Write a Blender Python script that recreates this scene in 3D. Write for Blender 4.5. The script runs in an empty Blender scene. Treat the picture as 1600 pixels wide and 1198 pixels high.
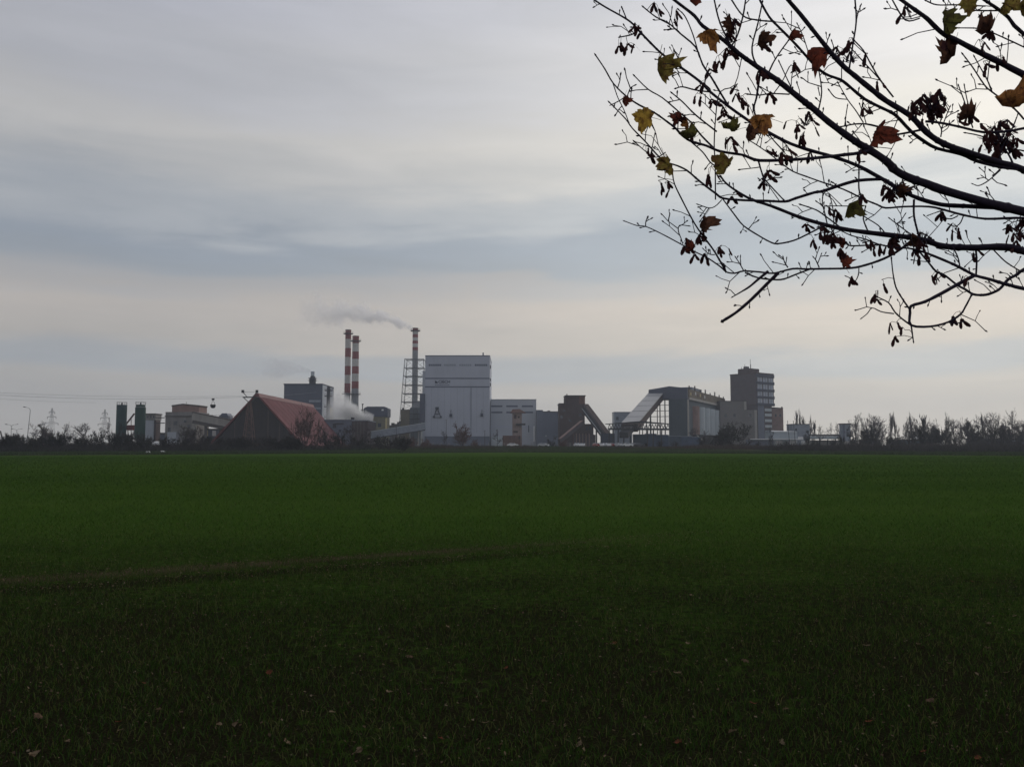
import bpy, math, random
import numpy as np
from mathutils import Vector, Matrix, Quaternion

# ------------------------------------------------------------------ camera, sky, sun, exposure
R = math.radians
sc = bpy.context.scene
F = 1300.0                      # focal length in photo pixels (photo 1600 x 1198)
CAMZ = 1.7
TH = math.atan(98.0 / F)        # camera pitch
cam_d = bpy.data.cameras.new('camera')
cam_d.sensor_fit = 'HORIZONTAL'; cam_d.sensor_width = 36.0; cam_d.lens = 36.0 * F / 1600.0
cam_d.clip_start = 0.05; cam_d.clip_end = 20000.0
cam = bpy.data.objects.new('camera', cam_d)
sc.collection.objects.link(cam)
cam.location = (0, 0, CAMZ); cam.rotation_euler = (math.pi / 2 + TH, 0, 0)
sc.camera = cam

SUN_AZ, SUN_EL = R(38), R(30)   # azimuth to the right of the view axis (+Y), behind thin cloud
sun_dir = Vector((math.sin(SUN_AZ) * math.cos(SUN_EL), math.cos(SUN_AZ) * math.cos(SUN_EL), math.sin(SUN_EL)))
sd = bpy.data.lights.new('sun', 'SUN'); sd.energy = 0.9; sd.angle = R(14); sd.color = (1.0, 0.93, 0.84)
so = bpy.data.objects.new('sun', sd); sc.collection.objects.link(so)
so.rotation_euler = (-sun_dir).to_track_quat('-Z', 'Y').to_euler()

vs = sc.view_settings
vs.view_transform = 'Standard'; vs.look = 'None'; vs.exposure = 0.0; vs.gamma = 1.0; vs.use_curve_mapping = False
sc.render.engine = 'CYCLES'
cy = sc.cycles
cy.use_denoising = True
cy.max_bounces = 6; cy.diffuse_bounces = 3; cy.glossy_bounces = 2; cy.transmission_bounces = 3
cy.volume_bounces = 3; cy.transparent_max_bounces = 8
cy.caustics_reflective = False; cy.caustics_refractive = False


def s2l(c):
    out = []
    for v in c:
        v = v / 255.0
        out.append(v / 12.92 if v <= 0.04045 else ((v + 0.055) / 1.055) ** 2.4)
    return tuple(out) + (1.0,)


class NT:
    """small helper to write node trees"""
    def __init__(self, tree):
        self.t = tree; self.n = tree.nodes; self.l = tree.links
    def new(self, typ, **kw):
        nd = self.n.new(typ)
        for k, v in kw.items():
            setattr(nd, k, v)
        return nd
    def put(self, sock, v):
        if hasattr(v, 'links') or hasattr(v, 'is_linked'):
            self.l.new(v, sock)
        else:
            sock.default_value = v
    def math(self, op, a, b=None, c=None, clamp=False):
        nd = self.new('ShaderNodeMath', operation=op); nd.use_clamp = clamp
        self.put(nd.inputs[0], a)
        if b is not None: self.put(nd.inputs[1], b)
        if c is not None: self.put(nd.inputs[2], c)
        return nd.outputs[0]
    def vmath(self, op, a, b=None):
        nd = self.new('ShaderNodeVectorMath', operation=op)
        self.put(nd.inputs[0], a)
        if b is not None: self.put(nd.inputs[1], b)
        return nd.outputs['Value'] if op in ('DOT_PRODUCT', 'LENGTH', 'DISTANCE') else nd.outputs[0]
    def mixc(self, fac, a, b, blend='MIX'):
        nd = self.new('ShaderNodeMix', data_type='RGBA', blend_type=blend)
        self.put(nd.inputs[0], fac); self.put(nd.inputs[6], a); self.put(nd.inputs[7], b)
        return nd.outputs[2]
    def ramp(self, fac, stops, interp='LINEAR'):
        nd = self.new('ShaderNodeValToRGB'); cr = nd.color_ramp; cr.interpolation = interp
        while len(cr.elements) < len(stops): cr.elements.new(0.5)
        for e, (p, c) in zip(cr.elements, stops):
            e.position = p
            e.color = c if len(c) == 4 else tuple(c) + (1.0,)
        self.put(nd.inputs[0], fac)
        return nd.outputs[0]
    def noise(self, vec, scale, detail=3.0, rough=0.55, dist=0.0):
        nd = self.new('ShaderNodeTexNoise')
        if vec is not None: self.l.new(vec, nd.inputs['Vector'])
        nd.inputs['Scale'].default_value = scale; nd.inputs['Detail'].default_value = detail
        nd.inputs['Roughness'].default_value = rough; nd.inputs['Distortion'].default_value = dist
        return nd.outputs['Fac']
    def comb(self, x, y, z):
        nd = self.new('ShaderNodeCombineXYZ')
        for s, v in zip(nd.inputs, (x, y, z)): self.put(s, v)
        return nd.outputs[0]


def make_world():
    w = bpy.data.worlds.new('World'); sc.world = w; w.use_nodes = True
    N = NT(w.node_tree); N.n.clear()
    d = N.new('ShaderNodeTexCoord').outputs['Generated']
    d = N.vmath('NORMALIZE', d)
    sep = N.new('ShaderNodeSeparateXYZ'); N.l.new(d, sep.inputs[0])
    x, y, z = sep.outputs
    el = N.math('ARCSINE', z)                       # radians
    az = N.math('ARCTAN2', x, y)
    sq = N.comb(N.math('MULTIPLY', x, 1.0), N.math('MULTIPLY', y, 1.0), N.math('MULTIPLY', z, 7.0))
    n_low = N.noise(sq, 1.3, 3.0, 0.5)
    n_str = N.noise(sq, 3.4, 5.0, 0.55, 0.4)
    n_fin = N.noise(N.comb(x, y, N.math('MULTIPLY', z, 4.5)), 7.0, 5.0, 0.6, 0.6)
    # layered stratus: the elevation, bent by noise, picks the layer
    deg = N.math('MULTIPLY', el, 180 / math.pi)
    warp = N.math('ADD', N.math('MULTIPLY', N.math('SUBTRACT', n_low, 0.5), 7.0),
                  N.math('MULTIPLY', N.math('SUBTRACT', n_str, 0.5), 5.0))
    warp = N.math('ADD', warp, N.math('MULTIPLY', N.math('SUBTRACT', n_fin, 0.5), 1.8))
    # layers keep flatter near the horizon
    k = N.math('MULTIPLY', deg, 0.075, clamp=True)
    e2 = N.math('ADD', deg, N.math('MULTIPLY', warp, k))
    fac = N.math('DIVIDE', e2, 60.0, clamp=True)
    stops = [(0, (172, 170, 167)), (2.5, (171, 169, 167)), (4.4, (170, 168, 166)), (5.2, (159, 163, 168)), (6.0, (161, 164, 168)), (6.9, (175, 171, 167)), (9.2, (177, 172, 168)),
             (10.6, (164, 164, 166)), (12, (147, 154, 163)), (13.6, (144, 152, 163)), (15.4, (160, 165, 172)),
             (18, (174, 175, 177)), (20.5, (179, 179, 180)), (24, (171, 173, 180)), (30, (166, 169, 180)), (60, (160, 163, 173))]
    cloud = N.ramp(fac, [(p / 60.0, s2l(c)) for p, c in stops], 'EASE')
    # streaks inside the layers: thinner cloud shows bluer and darker
    st = N.math('MULTIPLY_ADD', N.math('SUBTRACT', n_str, 0.5), 0.34, 1.0)
    st2 = N.math('MULTIPLY_ADD', N.math('SUBTRACT', n_fin, 0.5), 0.13, 1.0)
    cloud = N.mixc(1.0, cloud, N.comb(N.math('MULTIPLY', st, st2), N.math('MULTIPLY', N.math('POWER', st, 0.9), st2),
                                      N.math('MULTIPLY', N.math('POWER', st, 0.75), st2)), 'MULTIPLY')
    # veiled sun: the cloud brightens towards it
    cosd = N.vmath('DOT_PRODUCT', d, tuple(Vector((math.sin(R(31)) * math.cos(R(29)), math.cos(R(31)) * math.cos(R(29)), math.sin(R(29))))))
    ang = N.math('ARCCOSINE', cosd)
    g = N.math('DIVIDE', ang, R(32)); g = N.math('MULTIPLY', N.math('MULTIPLY', g, g), -1.0)
    g = N.math('MULTIPLY', N.math('EXPONENT', g), 1.0)
    glow = N.comb(N.math('MULTIPLY_ADD', g, 1.15, 1.0), N.math('MULTIPLY_ADD', g, 1.06, 1.0), N.math('MULTIPLY_ADD', g, 0.84, 1.0))
    cloud = N.mixc(1.0, cloud, glow, 'MULTIPLY')
    sky = N.new('ShaderNodeTexSky', sky_type='NISHITA'); sky.sun_disc = False
    sky.sun_elevation = SUN_EL; sky.sun_rotation = SUN_AZ
    b1 = N.new('ShaderNodeBackground'); N.l.new(sky.outputs[0], b1.inputs[0]); b1.inputs[1].default_value = 0.05
    b2 = N.new('ShaderNodeBackground'); N.l.new(cloud, b2.inputs[0]); b2.inputs[1].default_value = 1.04
    mx = N.new('ShaderNodeMixShader'); mx.inputs[0].default_value = 0.93
    N.l.new(b1.outputs[0], mx.inputs[1]); N.l.new(b2.outputs[0], mx.inputs[2])
    out = N.new('ShaderNodeOutputWorld'); N.l.new(mx.outputs[0], out.inputs[0])
make_world()

# ------------------------------------------------------------------ helpers
random.seed(7)
COL = sc.collection
CT, ST = math.cos(TH), math.sin(TH)


def P(px, py, D):
    """the point of the place that the photo shows at (px, py), at D metres ahead"""
    u = (px - 800.0) / F; v = (599.0 - py) / F
    t = D / (CT - v * ST)
    return Vector((u * t, D, CAMZ + t * (ST + v * CT)))


def X(px, D): return P(px, 697, D).x
def Z(py, D): return P(800, py, D).z


MATS = {}
def mat(name, col, rough=0.8, var=0.25, scale=0.4, streak=0.0, metallic=0.0, spec=0.3, bump=0.0, col2=None):
    if name in MATS: return MATS[name]
    m = bpy.data.materials.new(name); m.use_nodes = True
    N = NT(m.node_tree); bs = N.n['Principled BSDF']
    pos = N.new('ShaderNodeNewGeometry').outputs['Position']
    n1 = N.noise(pos, scale, 4.0, 0.6)
    f = n1
    if streak:
        mp = N.new('ShaderNodeMapping'); mp.inputs['Scale'].default_value = (1, 1, 0.06)
        N.l.new(pos, mp.inputs[0])
        n2 = N.noise(mp.outputs[0], scale * 2.5, 4.0, 0.65)
        f = N.math('ADD', N.math('MULTIPLY', n1, 1 - streak), N.math('MULTIPLY', n2, streak))
    c = tuple(col) + (1.0,)
    lo = tuple(v * (1 - var) for v in col) + (1.0,)
    hi = tuple(min(1, v * (1 + var * 0.6)) for v in (col2 or col)) + (1.0,)
    N.l.new(N.ramp(f, [(0.28, lo), (0.5, c), (0.72, hi)]), bs.inputs['Base Color'])
    bs.inputs['Roughness'].default_value = rough; bs.inputs['Metallic'].default_value = metallic
    bs.inputs['Specular IOR Level'].default_value = spec
    if bump:
        b = N.new('ShaderNodeBump'); b.inputs['Strength'].default_value = bump
        N.l.new(N.noise(pos, scale * 6, 4.0, 0.6), b.inputs['Height']); N.l.new(b.outputs[0], bs.inputs['Normal'])
    MATS[name] = m
    return m


class MB:
    def __init__(self): self.v = []; self.f = []
    def add(self, vs_, fs):
        o = len(self.v); self.v += [tuple(p) for p in vs_]; self.f += [tuple(i + o for i in q) for q in fs]; return self
    def box(self, x0, x1, y0, y1, z0, z1):
        v = [(x0, y0, z0), (x1, y0, z0), (x1, y1, z0), (x0, y1, z0), (x0, y0, z1), (x1, y0, z1), (x1, y1, z1), (x0, y1, z1)]
        return self.add(v, [(3, 2, 1, 0), (4, 5, 6, 7), (0, 1, 5, 4), (1, 2, 6, 5), (2, 3, 7, 6), (3, 0, 4, 7)])
    def hexa(self, a, b):
        """a: four base corners, b: four top corners"""
        return self.add(list(a) + list(b), [(3, 2, 1, 0), (4, 5, 6, 7), (0, 1, 5, 4), (1, 2, 6, 5), (2, 3, 7, 6), (3, 0, 4, 7)])
    def obox(self, c, phi, a0, a1, b0, b1, z0, z1):
        """box in a frame turned by phi: a runs to the left along the front, b goes back along the side"""
        A = Vector((-math.cos(phi), math.sin(phi), 0)); B = Vector((math.sin(phi), math.cos(phi), 0))
        q = [Vector((c[0], c[1], 0)) + A * a + B * b for a, b in ((a1, b0), (a0, b0), (a0, b1), (a1, b1))]
        return self.hexa([(p.x, p.y, z0) for p in q], [(p.x, p.y, z1) for p in q])
    def bar(self, p, q, w, h=None):
        p = Vector(p); q = Vector(q); h = h or w
        d = (q - p).normalized()
        up = Vector((0, 0, 1)) if abs(d.z) < 0.95 else Vector((1, 0, 0))
        s = d.cross(up).normalized(); u = s.cross(d).normalized()
        c = [(-1, -1), (1, -1), (1, 1), (-1, 1)]
        return self.hexa([p + s * a * w / 2 + u * b * h / 2 for a, b in c], [q + s * a * w / 2 + u * b * h / 2 for a, b in c])
    def cyl(self, p, q, r0, r1=None, n=12, caps=True):
        p = Vector(p); q = Vector(q); r1 = r0 if r1 is None else r1
        d = (q - p).normalized()
        up = Vector((0, 0, 1)) if abs(d.z) < 0.95 else Vector((1, 0, 0))
        s = d.cross(up).normalized(); u = s.cross(d).normalized()
        vv = []
        for c, r in ((p, r0), (q, r1)):
            for i in range(n):
                a = 2 * math.pi * i / n
                vv.append(c + s * math.cos(a) * r + u * math.sin(a) * r)
        ff = [(i, (i + 1) % n, n + (i + 1) % n, n + i) for i in range(n)]
        if caps: ff += [tuple(reversed(range(n))), tuple(range(n, 2 * n))]
        return self.add(vv, ff)
    def tube(self, pts, rads, n=6):
        """smooth tube through points, pts Vectors"""
        m = len(pts)
        prev = None; base = len(self.v)
        for i in range(m):
            d = (pts[min(i + 1, m - 1)] - pts[max(i - 1, 0)]).normalized()
            if prev is None:
                up = Vector((0, 0, 1)) if abs(d.z) < 0.9 else Vector((1, 0, 0))
                s = d.cross(up).normalized()
            else:
                s = (prev - d * prev.dot(d)).normalized()
            prev = s; u = s.cross(d)
            for k in range(n):
                a = 2 * math.pi * k / n
                self.v.append(tuple(pts[i] + (s * math.cos(a) + u * math.sin(a)) * rads[i]))
        for i in range(m - 1):
            for k in range(n):
                k2 = (k + 1) % n
                self.f.append((base + i * n + k, base + i * n + k2, base + (i + 1) * n + k2, base + (i + 1) * n + k))
        self.f.append(tuple(base + k for k in reversed(range(n))))
        self.f.append(tuple(base + (m - 1) * n + k for k in range(n)))
        return self
    def mesh(self, name, m, org=(0, 0, 0), smooth=False):
        me = bpy.data.meshes.new(name)
        o = Vector(org)
        me.from_pydata([(a - o.x, b - o.y, c - o.z) for a, b, c in self.v], [], self.f)
        me.materials.append(m)
        if smooth: me.polygons.foreach_set('use_smooth', [True] * len(me.polygons))
        me.update()
        return me


def root_of(o):
    while o.parent: o = o.parent
    return o


def build(name, mb, m, parent=None, smooth=False, label=None):
    org = (0, 0, 0)
    if parent: org = root_of(parent).location
    o = bpy.data.objects.new(name, mb.mesh(name, m, org, smooth)); COL.objects.link(o)
    if parent: o.parent = parent
    if label: o['label'] = label
    return o


def thing(name, label, cat, loc, group=None, rz=0.0):
    o = bpy.data.objects.new(name, None); COL.objects.link(o)
    o.empty_display_size = 0.5
    o.location = loc; o.rotation_euler = (0, 0, rz)
    tag(o, label, cat, group)
    return o


def tag(o, label=None, cat=None, group=None, kind=None):
    if label: o['label'] = label
    if cat: o['category'] = cat
    if group: o['group'] = group
    if kind: o['kind'] = kind
    return o


def struct(name, mb, m): return tag(build(name, mb, m), kind='structure')


def bx(name, m, parent, *a, label=None): return build(name, MB().box(*a), m, parent, label=label)


# ------------------------------------------------------------------ materials
M = {}
M['white'] = mat('white_cladding', (0.41, 0.44, 0.51), 0.55, 0.13, 0.08, 0.5)
M['white2'] = mat('pale_cladding', (0.42, 0.45, 0.50), 0.6, 0.08, 0.08, 0.5)
M['navy'] = mat('dark_blue_cladding', (0.045, 0.055, 0.085), 0.6, 0.2, 0.1, 0.5)
M['slate'] = mat('slate_blue_cladding', (0.13, 0.15, 0.20), 0.6, 0.2, 0.1, 0.4)
M['navyb'] = mat('boiler_house_blue', (0.075, 0.088, 0.125), 0.55, 0.12, 0.1, 0.4)
M['strip'] = mat('dark_stripe', (0.10, 0.115, 0.165), 0.5, 0.12, 0.4)
M['glass'] = mat('window_glass', (0.05, 0.06, 0.08), 0.12, 0.3, 0.6, spec=0.6)
M['palestrip'] = mat('pale_strip', (0.24, 0.27, 0.32), 0.4, 0.2, 0.6)
M['cream'] = mat('cream_panel', (0.62, 0.52, 0.27), 0.6, 0.12, 0.3)
M['conc'] = mat('weathered_concrete', (0.22, 0.21, 0.20), 0.9, 0.45, 0.25, 0.6)
M['concd'] = mat('dark_concrete', (0.10, 0.09, 0.085), 0.9, 0.4, 0.3, 0.5)
M['concl'] = mat('light_concrete', (0.34, 0.325, 0.30), 0.9, 0.3, 0.2, 0.6)
M['red'] = mat('red_roof_sheet', (0.140, 0.050, 0.053), 0.85, 0.25, 0.15, 0.5, spec=.1, col2=(0.17, 0.068, 0.070))
M['reded'] = mat('red_roof_edge', (0.16, 0.045, 0.045), 0.6, 0.25, 0.3)
M['gable'] = mat('dark_gable_boards', (0.036, 0.029, 0.030), 0.85, 0.35, 0.3, 0.7)
M['silo'] = mat('green_silo_paint', (0.008, 0.042, 0.042), 0.5, 0.3, 0.4, 0.5)
M['silo2'] = mat('green_silo_paint_warm', (0.009, 0.046, 0.032), 0.5, 0.3, 0.4, 0.5)
M['steel'] = mat('galvanised_steel', (0.22, 0.23, 0.24), 0.5, 0.2, 0.8, metallic=0.3)
M['steel2'] = mat('painted_lattice_steel', (0.11, 0.11, 0.12), 0.6, 0.3, 0.8)
M['dsteel'] = mat('dark_steel', (0.045, 0.045, 0.05), 0.6, 0.3, 0.8)
M['rust'] = mat('rusty_steel', (0.13, 0.075, 0.06), 0.9, 0.5, 0.4, 0.4)
M['rust2'] = mat('pale_rusty_sheet', (0.27, 0.21, 0.19), 0.9, 0.5, 0.4, 0.4)
M['chred'] = mat('chimney_red', (0.22, 0.052, 0.048), 0.7, 0.2, 0.5, 0.4)
M['chwhite'] = mat('chimney_white', (0.50, 0.49, 0.46), 0.7, 0.15, 0.5, 0.4)
M['chgrey'] = mat('chimney_grey', (0.24, 0.25, 0.26), 0.7, 0.2, 0.5, 0.4)
M['brick'] = mat('brown_brick', (0.092, 0.078, 0.085), 0.9, 0.2, 0.3, 0.3)
M['brickd'] = mat('dark_brown_brick', (0.072, 0.050, 0.048), 0.9, 0.3, 0.3, 0.4)
M['bricko'] = mat('orange_brick', (0.15, 0.075, 0.055), 0.9, 0.2, 0.4)
M['brickp'] = mat('pink_brown_render', (0.25, 0.17, 0.15), 0.9, 0.25, 0.3, 0.3)
M['pale_roof'] = mat('pale_corrugated_roof', (0.36, 0.36, 0.36), 0.6, 0.12, 0.3, 0.3)
M['tan'] = mat('tan_parapet', (0.13, 0.105, 0.075), 0.8, 0.4, 0.5)
M['tealg'] = mat('grey_green_cladding', (0.068, 0.090, 0.108), 0.7, 0.2, 0.2, 0.5)
M['silogrey'] = mat('pale_silo_steel', (0.42, 0.47, 0.50), 0.5, 0.15, 0.3, 0.6)
M['blueblk'] = mat('blue_grey_container', (0.07, 0.10, 0.16), 0.7, 0.4, 0.15)
M['whitep'] = mat('white_sheet', (0.80, 0.80, 0.80), 0.4, 0.08, 0.6)
M['carwhite'] = mat('car_white_for_glint', (0.80, 0.80, 0.80), 0.15, 0.02, 1.0, spec=0.7)  # white body colour stands in for bright glints off the windscreens
M['carsilver'] = mat('car_paint_silver', (0.5, 0.51, 0.53), 0.2, 0.02, 1.0, spec=0.7)
M['cardark'] = mat('car_paint_dark', (0.06, 0.06, 0.07), 0.2, 0.02, 1.0, spec=0.7)
M['carred'] = mat('car_paint_red', (0.25, 0.02, 0.02), 0.2, 0.02, 1.0, spec=0.7)
M['rubber'] = mat('tyre_rubber', (0.02, 0.02, 0.02), 0.9, 0.1, 1.0)
M['bark'] = mat('maple_bark', (0.026, 0.018, 0.036), 0.8, 0.4, 60.0, bump=0.3)
M['barkd'] = mat('distant_bark', (0.045, 0.038, 0.040), 0.95, 0.3, 1.0)
M['twig'] = mat('bare_twigs', (0.060, 0.048, 0.052), 0.95, 0.35, 0.7)
M['twigred'] = mat('reddish_twigs', (0.105, 0.062, 0.056), 0.95, 0.35, 0.7)
M['twigdark'] = mat('dark_scrub', (0.020, 0.018, 0.017), 0.95, 0.4, 0.5)
M['olive'] = mat('olive_autumn_foliage', (0.060, 0.056, 0.022), 0.9, 0.4, 0.6)
M['scrub'] = mat('brown_scrub', (0.042, 0.029, 0.024), 0.95, 0.5, 0.15)


def leaf_mat(name, col, col2, trans=0.55):
    m = bpy.data.materials.new(name); m.use_nodes = True
    N = NT(m.node_tree); N.n.clear()
    pos = N.new('ShaderNodeNewGeometry').outputs['Position']
    f = N.noise(pos, 38.0, 4.0, 0.6)
    c = N.ramp(f, [(0.36, tuple(col2) + (1,)), (0.56, tuple(col) + (1,)), (0.72, tuple(min(1, v * 1.25) for v in col) + (1,))])
    spots = N.ramp(N.noise(pos, 140.0, 2.0, 0.5), [(0.62, (1, 1, 1, 1)), (0.70, (0.25, 0.2, 0.2, 1))])
    c = N.mixc(1.0, c, spots, 'MULTIPLY')
    a = N.new('ShaderNodeBsdfDiffuse'); b = N.new('ShaderNodeBsdfTranslucent'); N.l.new(c, a.inputs[0]); N.l.new(c, b.inputs[0])
    mx = N.new('ShaderNodeMixShader'); mx.inputs[0].default_value = trans
    N.l.new(a.outputs[0], mx.inputs[1]); N.l.new(b.outputs[0], mx.inputs[2])
    out = N.new('ShaderNodeOutputMaterial'); N.l.new(mx.outputs[0], out.inputs[0])
    return m
LM = {
    'yellow': leaf_mat('yellow_maple_leaf', (0.42, 0.27, 0.055), (0.16, 0.08, 0.03)),
    'olive': leaf_mat('olive_maple_leaf', (0.21, 0.165, 0.045), (0.12, 0.065, 0.03)),
    'green': leaf_mat('dull_green_maple_leaf', (0.12, 0.115, 0.035), (0.075, 0.06, 0.03)),
    'orange': leaf_mat('orange_brown_maple_leaf', (0.32, 0.15, 0.05), (0.13, 0.055, 0.03)),
    'red': leaf_mat('red_brown_maple_leaf', (0.17, 0.045, 0.03), (0.085, 0.03, 0.025)),
    'brown': leaf_mat('dark_brown_maple_leaf', (0.10, 0.048, 0.032), (0.05, 0.028, 0.024)),
    'seed': leaf_mat('maple_seed_wing', (0.10, 0.042, 0.042), (0.055, 0.028, 0.032), 0.4),
    'fall_tan': leaf_mat('tan_fallen_leaf', (0.20, 0.15, 0.10), (0.10, 0.065, 0.04), 0.2),
    'fall_red': leaf_mat('red_brown_fallen_leaf', (0.17, 0.06, 0.035), (0.08, 0.035, 0.025), 0.2),
    'fall_brown': leaf_mat('brown_fallen_leaf', (0.14, 0.09, 0.06), (0.07, 0.05, 0.035), 0.2),
}

# ------------------------------------------------------------------ the ground
def ground_mat():
    m = bpy.data.materials.new('dirt_and_rough_grass'); m.use_nodes = True
    N = NT(m.node_tree); bs = N.n['Principled BSDF']
    pos = N.new('ShaderNodeNewGeometry').outputs['Position']
    f = N.noise(pos, 0.05, 5.0, 0.6)
    N.l.new(N.ramp(f, [(0.35, (0.030, 0.034, 0.018)), (0.55, (0.05, 0.045, 0.03)), (0.7, (0.075, 0.065, 0.05))]), bs.inputs['Base Color'])
    bs.inputs['Roughness'].default_value = 1.0; bs.inputs['Specular IOR Level'].default_value = 0.0
    return m


TRAM = [((-10.5, 7.3), (4.3, 2.4)), ((-9.6, 8.9), (4.3, 2.4))]   # two wheel tracks across the crop: point, direction


def field_mat():
    m = bpy.data.materials.new('winter_wheat_field'); m.use_nodes = True
    N = NT(m.node_tree); bs = N.n['Principled BSDF']
    pos = N.new('ShaderNodeNewGeometry').outputs['Position']
    sep = N.new('ShaderNodeSeparateXYZ'); N.l.new(pos, sep.inputs[0])
    big = N.noise(pos, 0.035, 4.0, 0.55)
    mid = N.noise(pos, 0.45, 5.0, 0.6)
    mpb = N.new('ShaderNodeMapping'); mpb.inputs['Scale'].default_value = (.012, .16, 1); mpb.inputs['Rotation'].default_value = (0, 0, .1); N.l.new(pos, mpb.inputs[0])
    band = N.noise(mpb.outputs[0], 1.0, 4.0, .6)      # slow stripes along the drilling direction
    fin = N.noise(pos, 9.0, 6.0, 0.7)
    vfin = N.noise(pos, 55.0, 3.0, 0.7)
    green = N.ramp(N.math('ADD', N.math('ADD', N.math('MULTIPLY', big, 0.3), N.math('MULTIPLY', mid, 0.2)), N.math('MULTIPLY', band, .5)),
                   [(0.34, (0.028, 0.060, 0.009)), (0.5, (0.039, 0.075, 0.012)), (0.66, (0.051, 0.087, 0.016))])
    soil = N.ramp(vfin, [(0.3, (0.006, 0.006, 0.003)), (0.55, (0.016, 0.015, 0.008)), (0.75, (0.036, 0.031, 0.018))])
    # thin-sown headland shows more soil, darkened to paint in tree shade and vignette
    near = N.math('MULTIPLY_ADD', sep.outputs[1], -1 / 15.0, 1.25, clamp=True)
    thr = N.math('ADD', N.math('MULTIPLY', near, 0.40), N.math('MULTIPLY', N.math('SUBTRACT', mid, 0.5), N.math('MULTIPLY_ADD', near, .7, .12)))
    for (px, py), (dx, dy) in TRAM:
        L = math.hypot(dx, dy); nx, ny = -dy / L, dx / L
        dist = N.math('ABSOLUTE', N.math('ADD', N.math('MULTIPLY', sep.outputs[0], nx), N.math('MULTIPLY_ADD', sep.outputs[1], ny, -(px * nx + py * ny))))
        w = N.math('MULTIPLY_ADD', N.math('ADD', dist, N.math('MULTIPLY', N.math('SUBTRACT', mid, 0.5), 0.9)), -2.6, 1.1, clamp=True)
        thr = N.math('ADD', thr, N.math('MULTIPLY', N.math('MULTIPLY', w, N.math('MULTIPLY_ADD', sep.outputs[0], -.25, .6, clamp=True)), 0.2))
    s = N.math('MULTIPLY', N.math('SUBTRACT', N.math('ADD', fin, thr), 0.58), 5.0, clamp=True)
    soil = N.mixc(N.math('MULTIPLY', w, .8), soil, (0.075, 0.058, 0.036, 1))      # dry, trodden soil in the wheel tracks
    col = N.mixc(s, green, soil)
    N.l.new(col, bs.inputs['Base Color'])
    bs.inputs['Roughness'].default_value = 1.0; bs.inputs['Specular IOR Level'].default_value = 0.0
    b = N.new('ShaderNodeBump'); b.inputs['Strength'].default_value = 0.9; b.inputs['Distance'].default_value = 0.03
    N.l.new(N.math('ADD', fin, N.math('MULTIPLY', vfin, 0.5)), b.inputs['Height']); N.l.new(b.outputs[0], bs.inputs['Normal'])
    return m


def gh(y): return min(1.0, max(0.0, (y - 236.0) / 70.0)) * 1.5     # the works stand on slightly raised ground


g = MB()
gy = [-90, 236, 306, 2150]
g.add([(x, y, gh(y)) for y in gy for x in (-1150, 1150)], [(2 * i, 2 * i + 1, 2 * i + 3, 2 * i + 2) for i in range(3)])
struct('ground', g, ground_mat())


def gdist(py): return CAMZ * F * 1.0 / max(1e-3, (py - 697.0)) * 1.0   # distance of flat ground seen at row py (small pitch)


EDGE = [(-700, 716), (-250, 713.5), (0, 711.6), (400, 709.2), (800, 706.6), (1100, 708.2), (1600, 712.2), (1900, 714), (2300, 717)]
far_edge = [(X(px, gdist(py)), gdist(py)) for px, py in EDGE]
fm = field_mat()
g = MB()
vv = [(-160, -60, 0.004), (160, -60, 0.004)] + [(x, y, 0.004) for x, y in reversed(far_edge)]
g.add(vv, [tuple(range(len(vv)))])
struct('wheat_field', g, fm)


def edge_y(x):
    xs = [p[0] for p in far_edge]; ys = [p[1] for p in far_edge]
    return float(np.interp(x, xs, ys))


rng = np.random.default_rng(11)


def wob(x, y):   # patchiness of the crop
    return (np.sin(x * 1.7 + np.sin(y * 0.9) * 1.5) * np.sin(y * 1.3 + np.sin(x * 1.1)) + 0.6 * np.sin(x * 4.1 + y * 2.3) * np.sin(y * 3.7 - x * 1.9)) * 0.5


def tram_d(x, y):
    d = np.full(x.shape, 99.0)
    for (px, py), (dx, dy) in TRAM:
        L = math.hypot(dx, dy); nx, ny = -dy / L, dx / L
        d = np.minimum(d, np.abs((x - px) * nx + (y - py) * ny))
    return d


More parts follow.
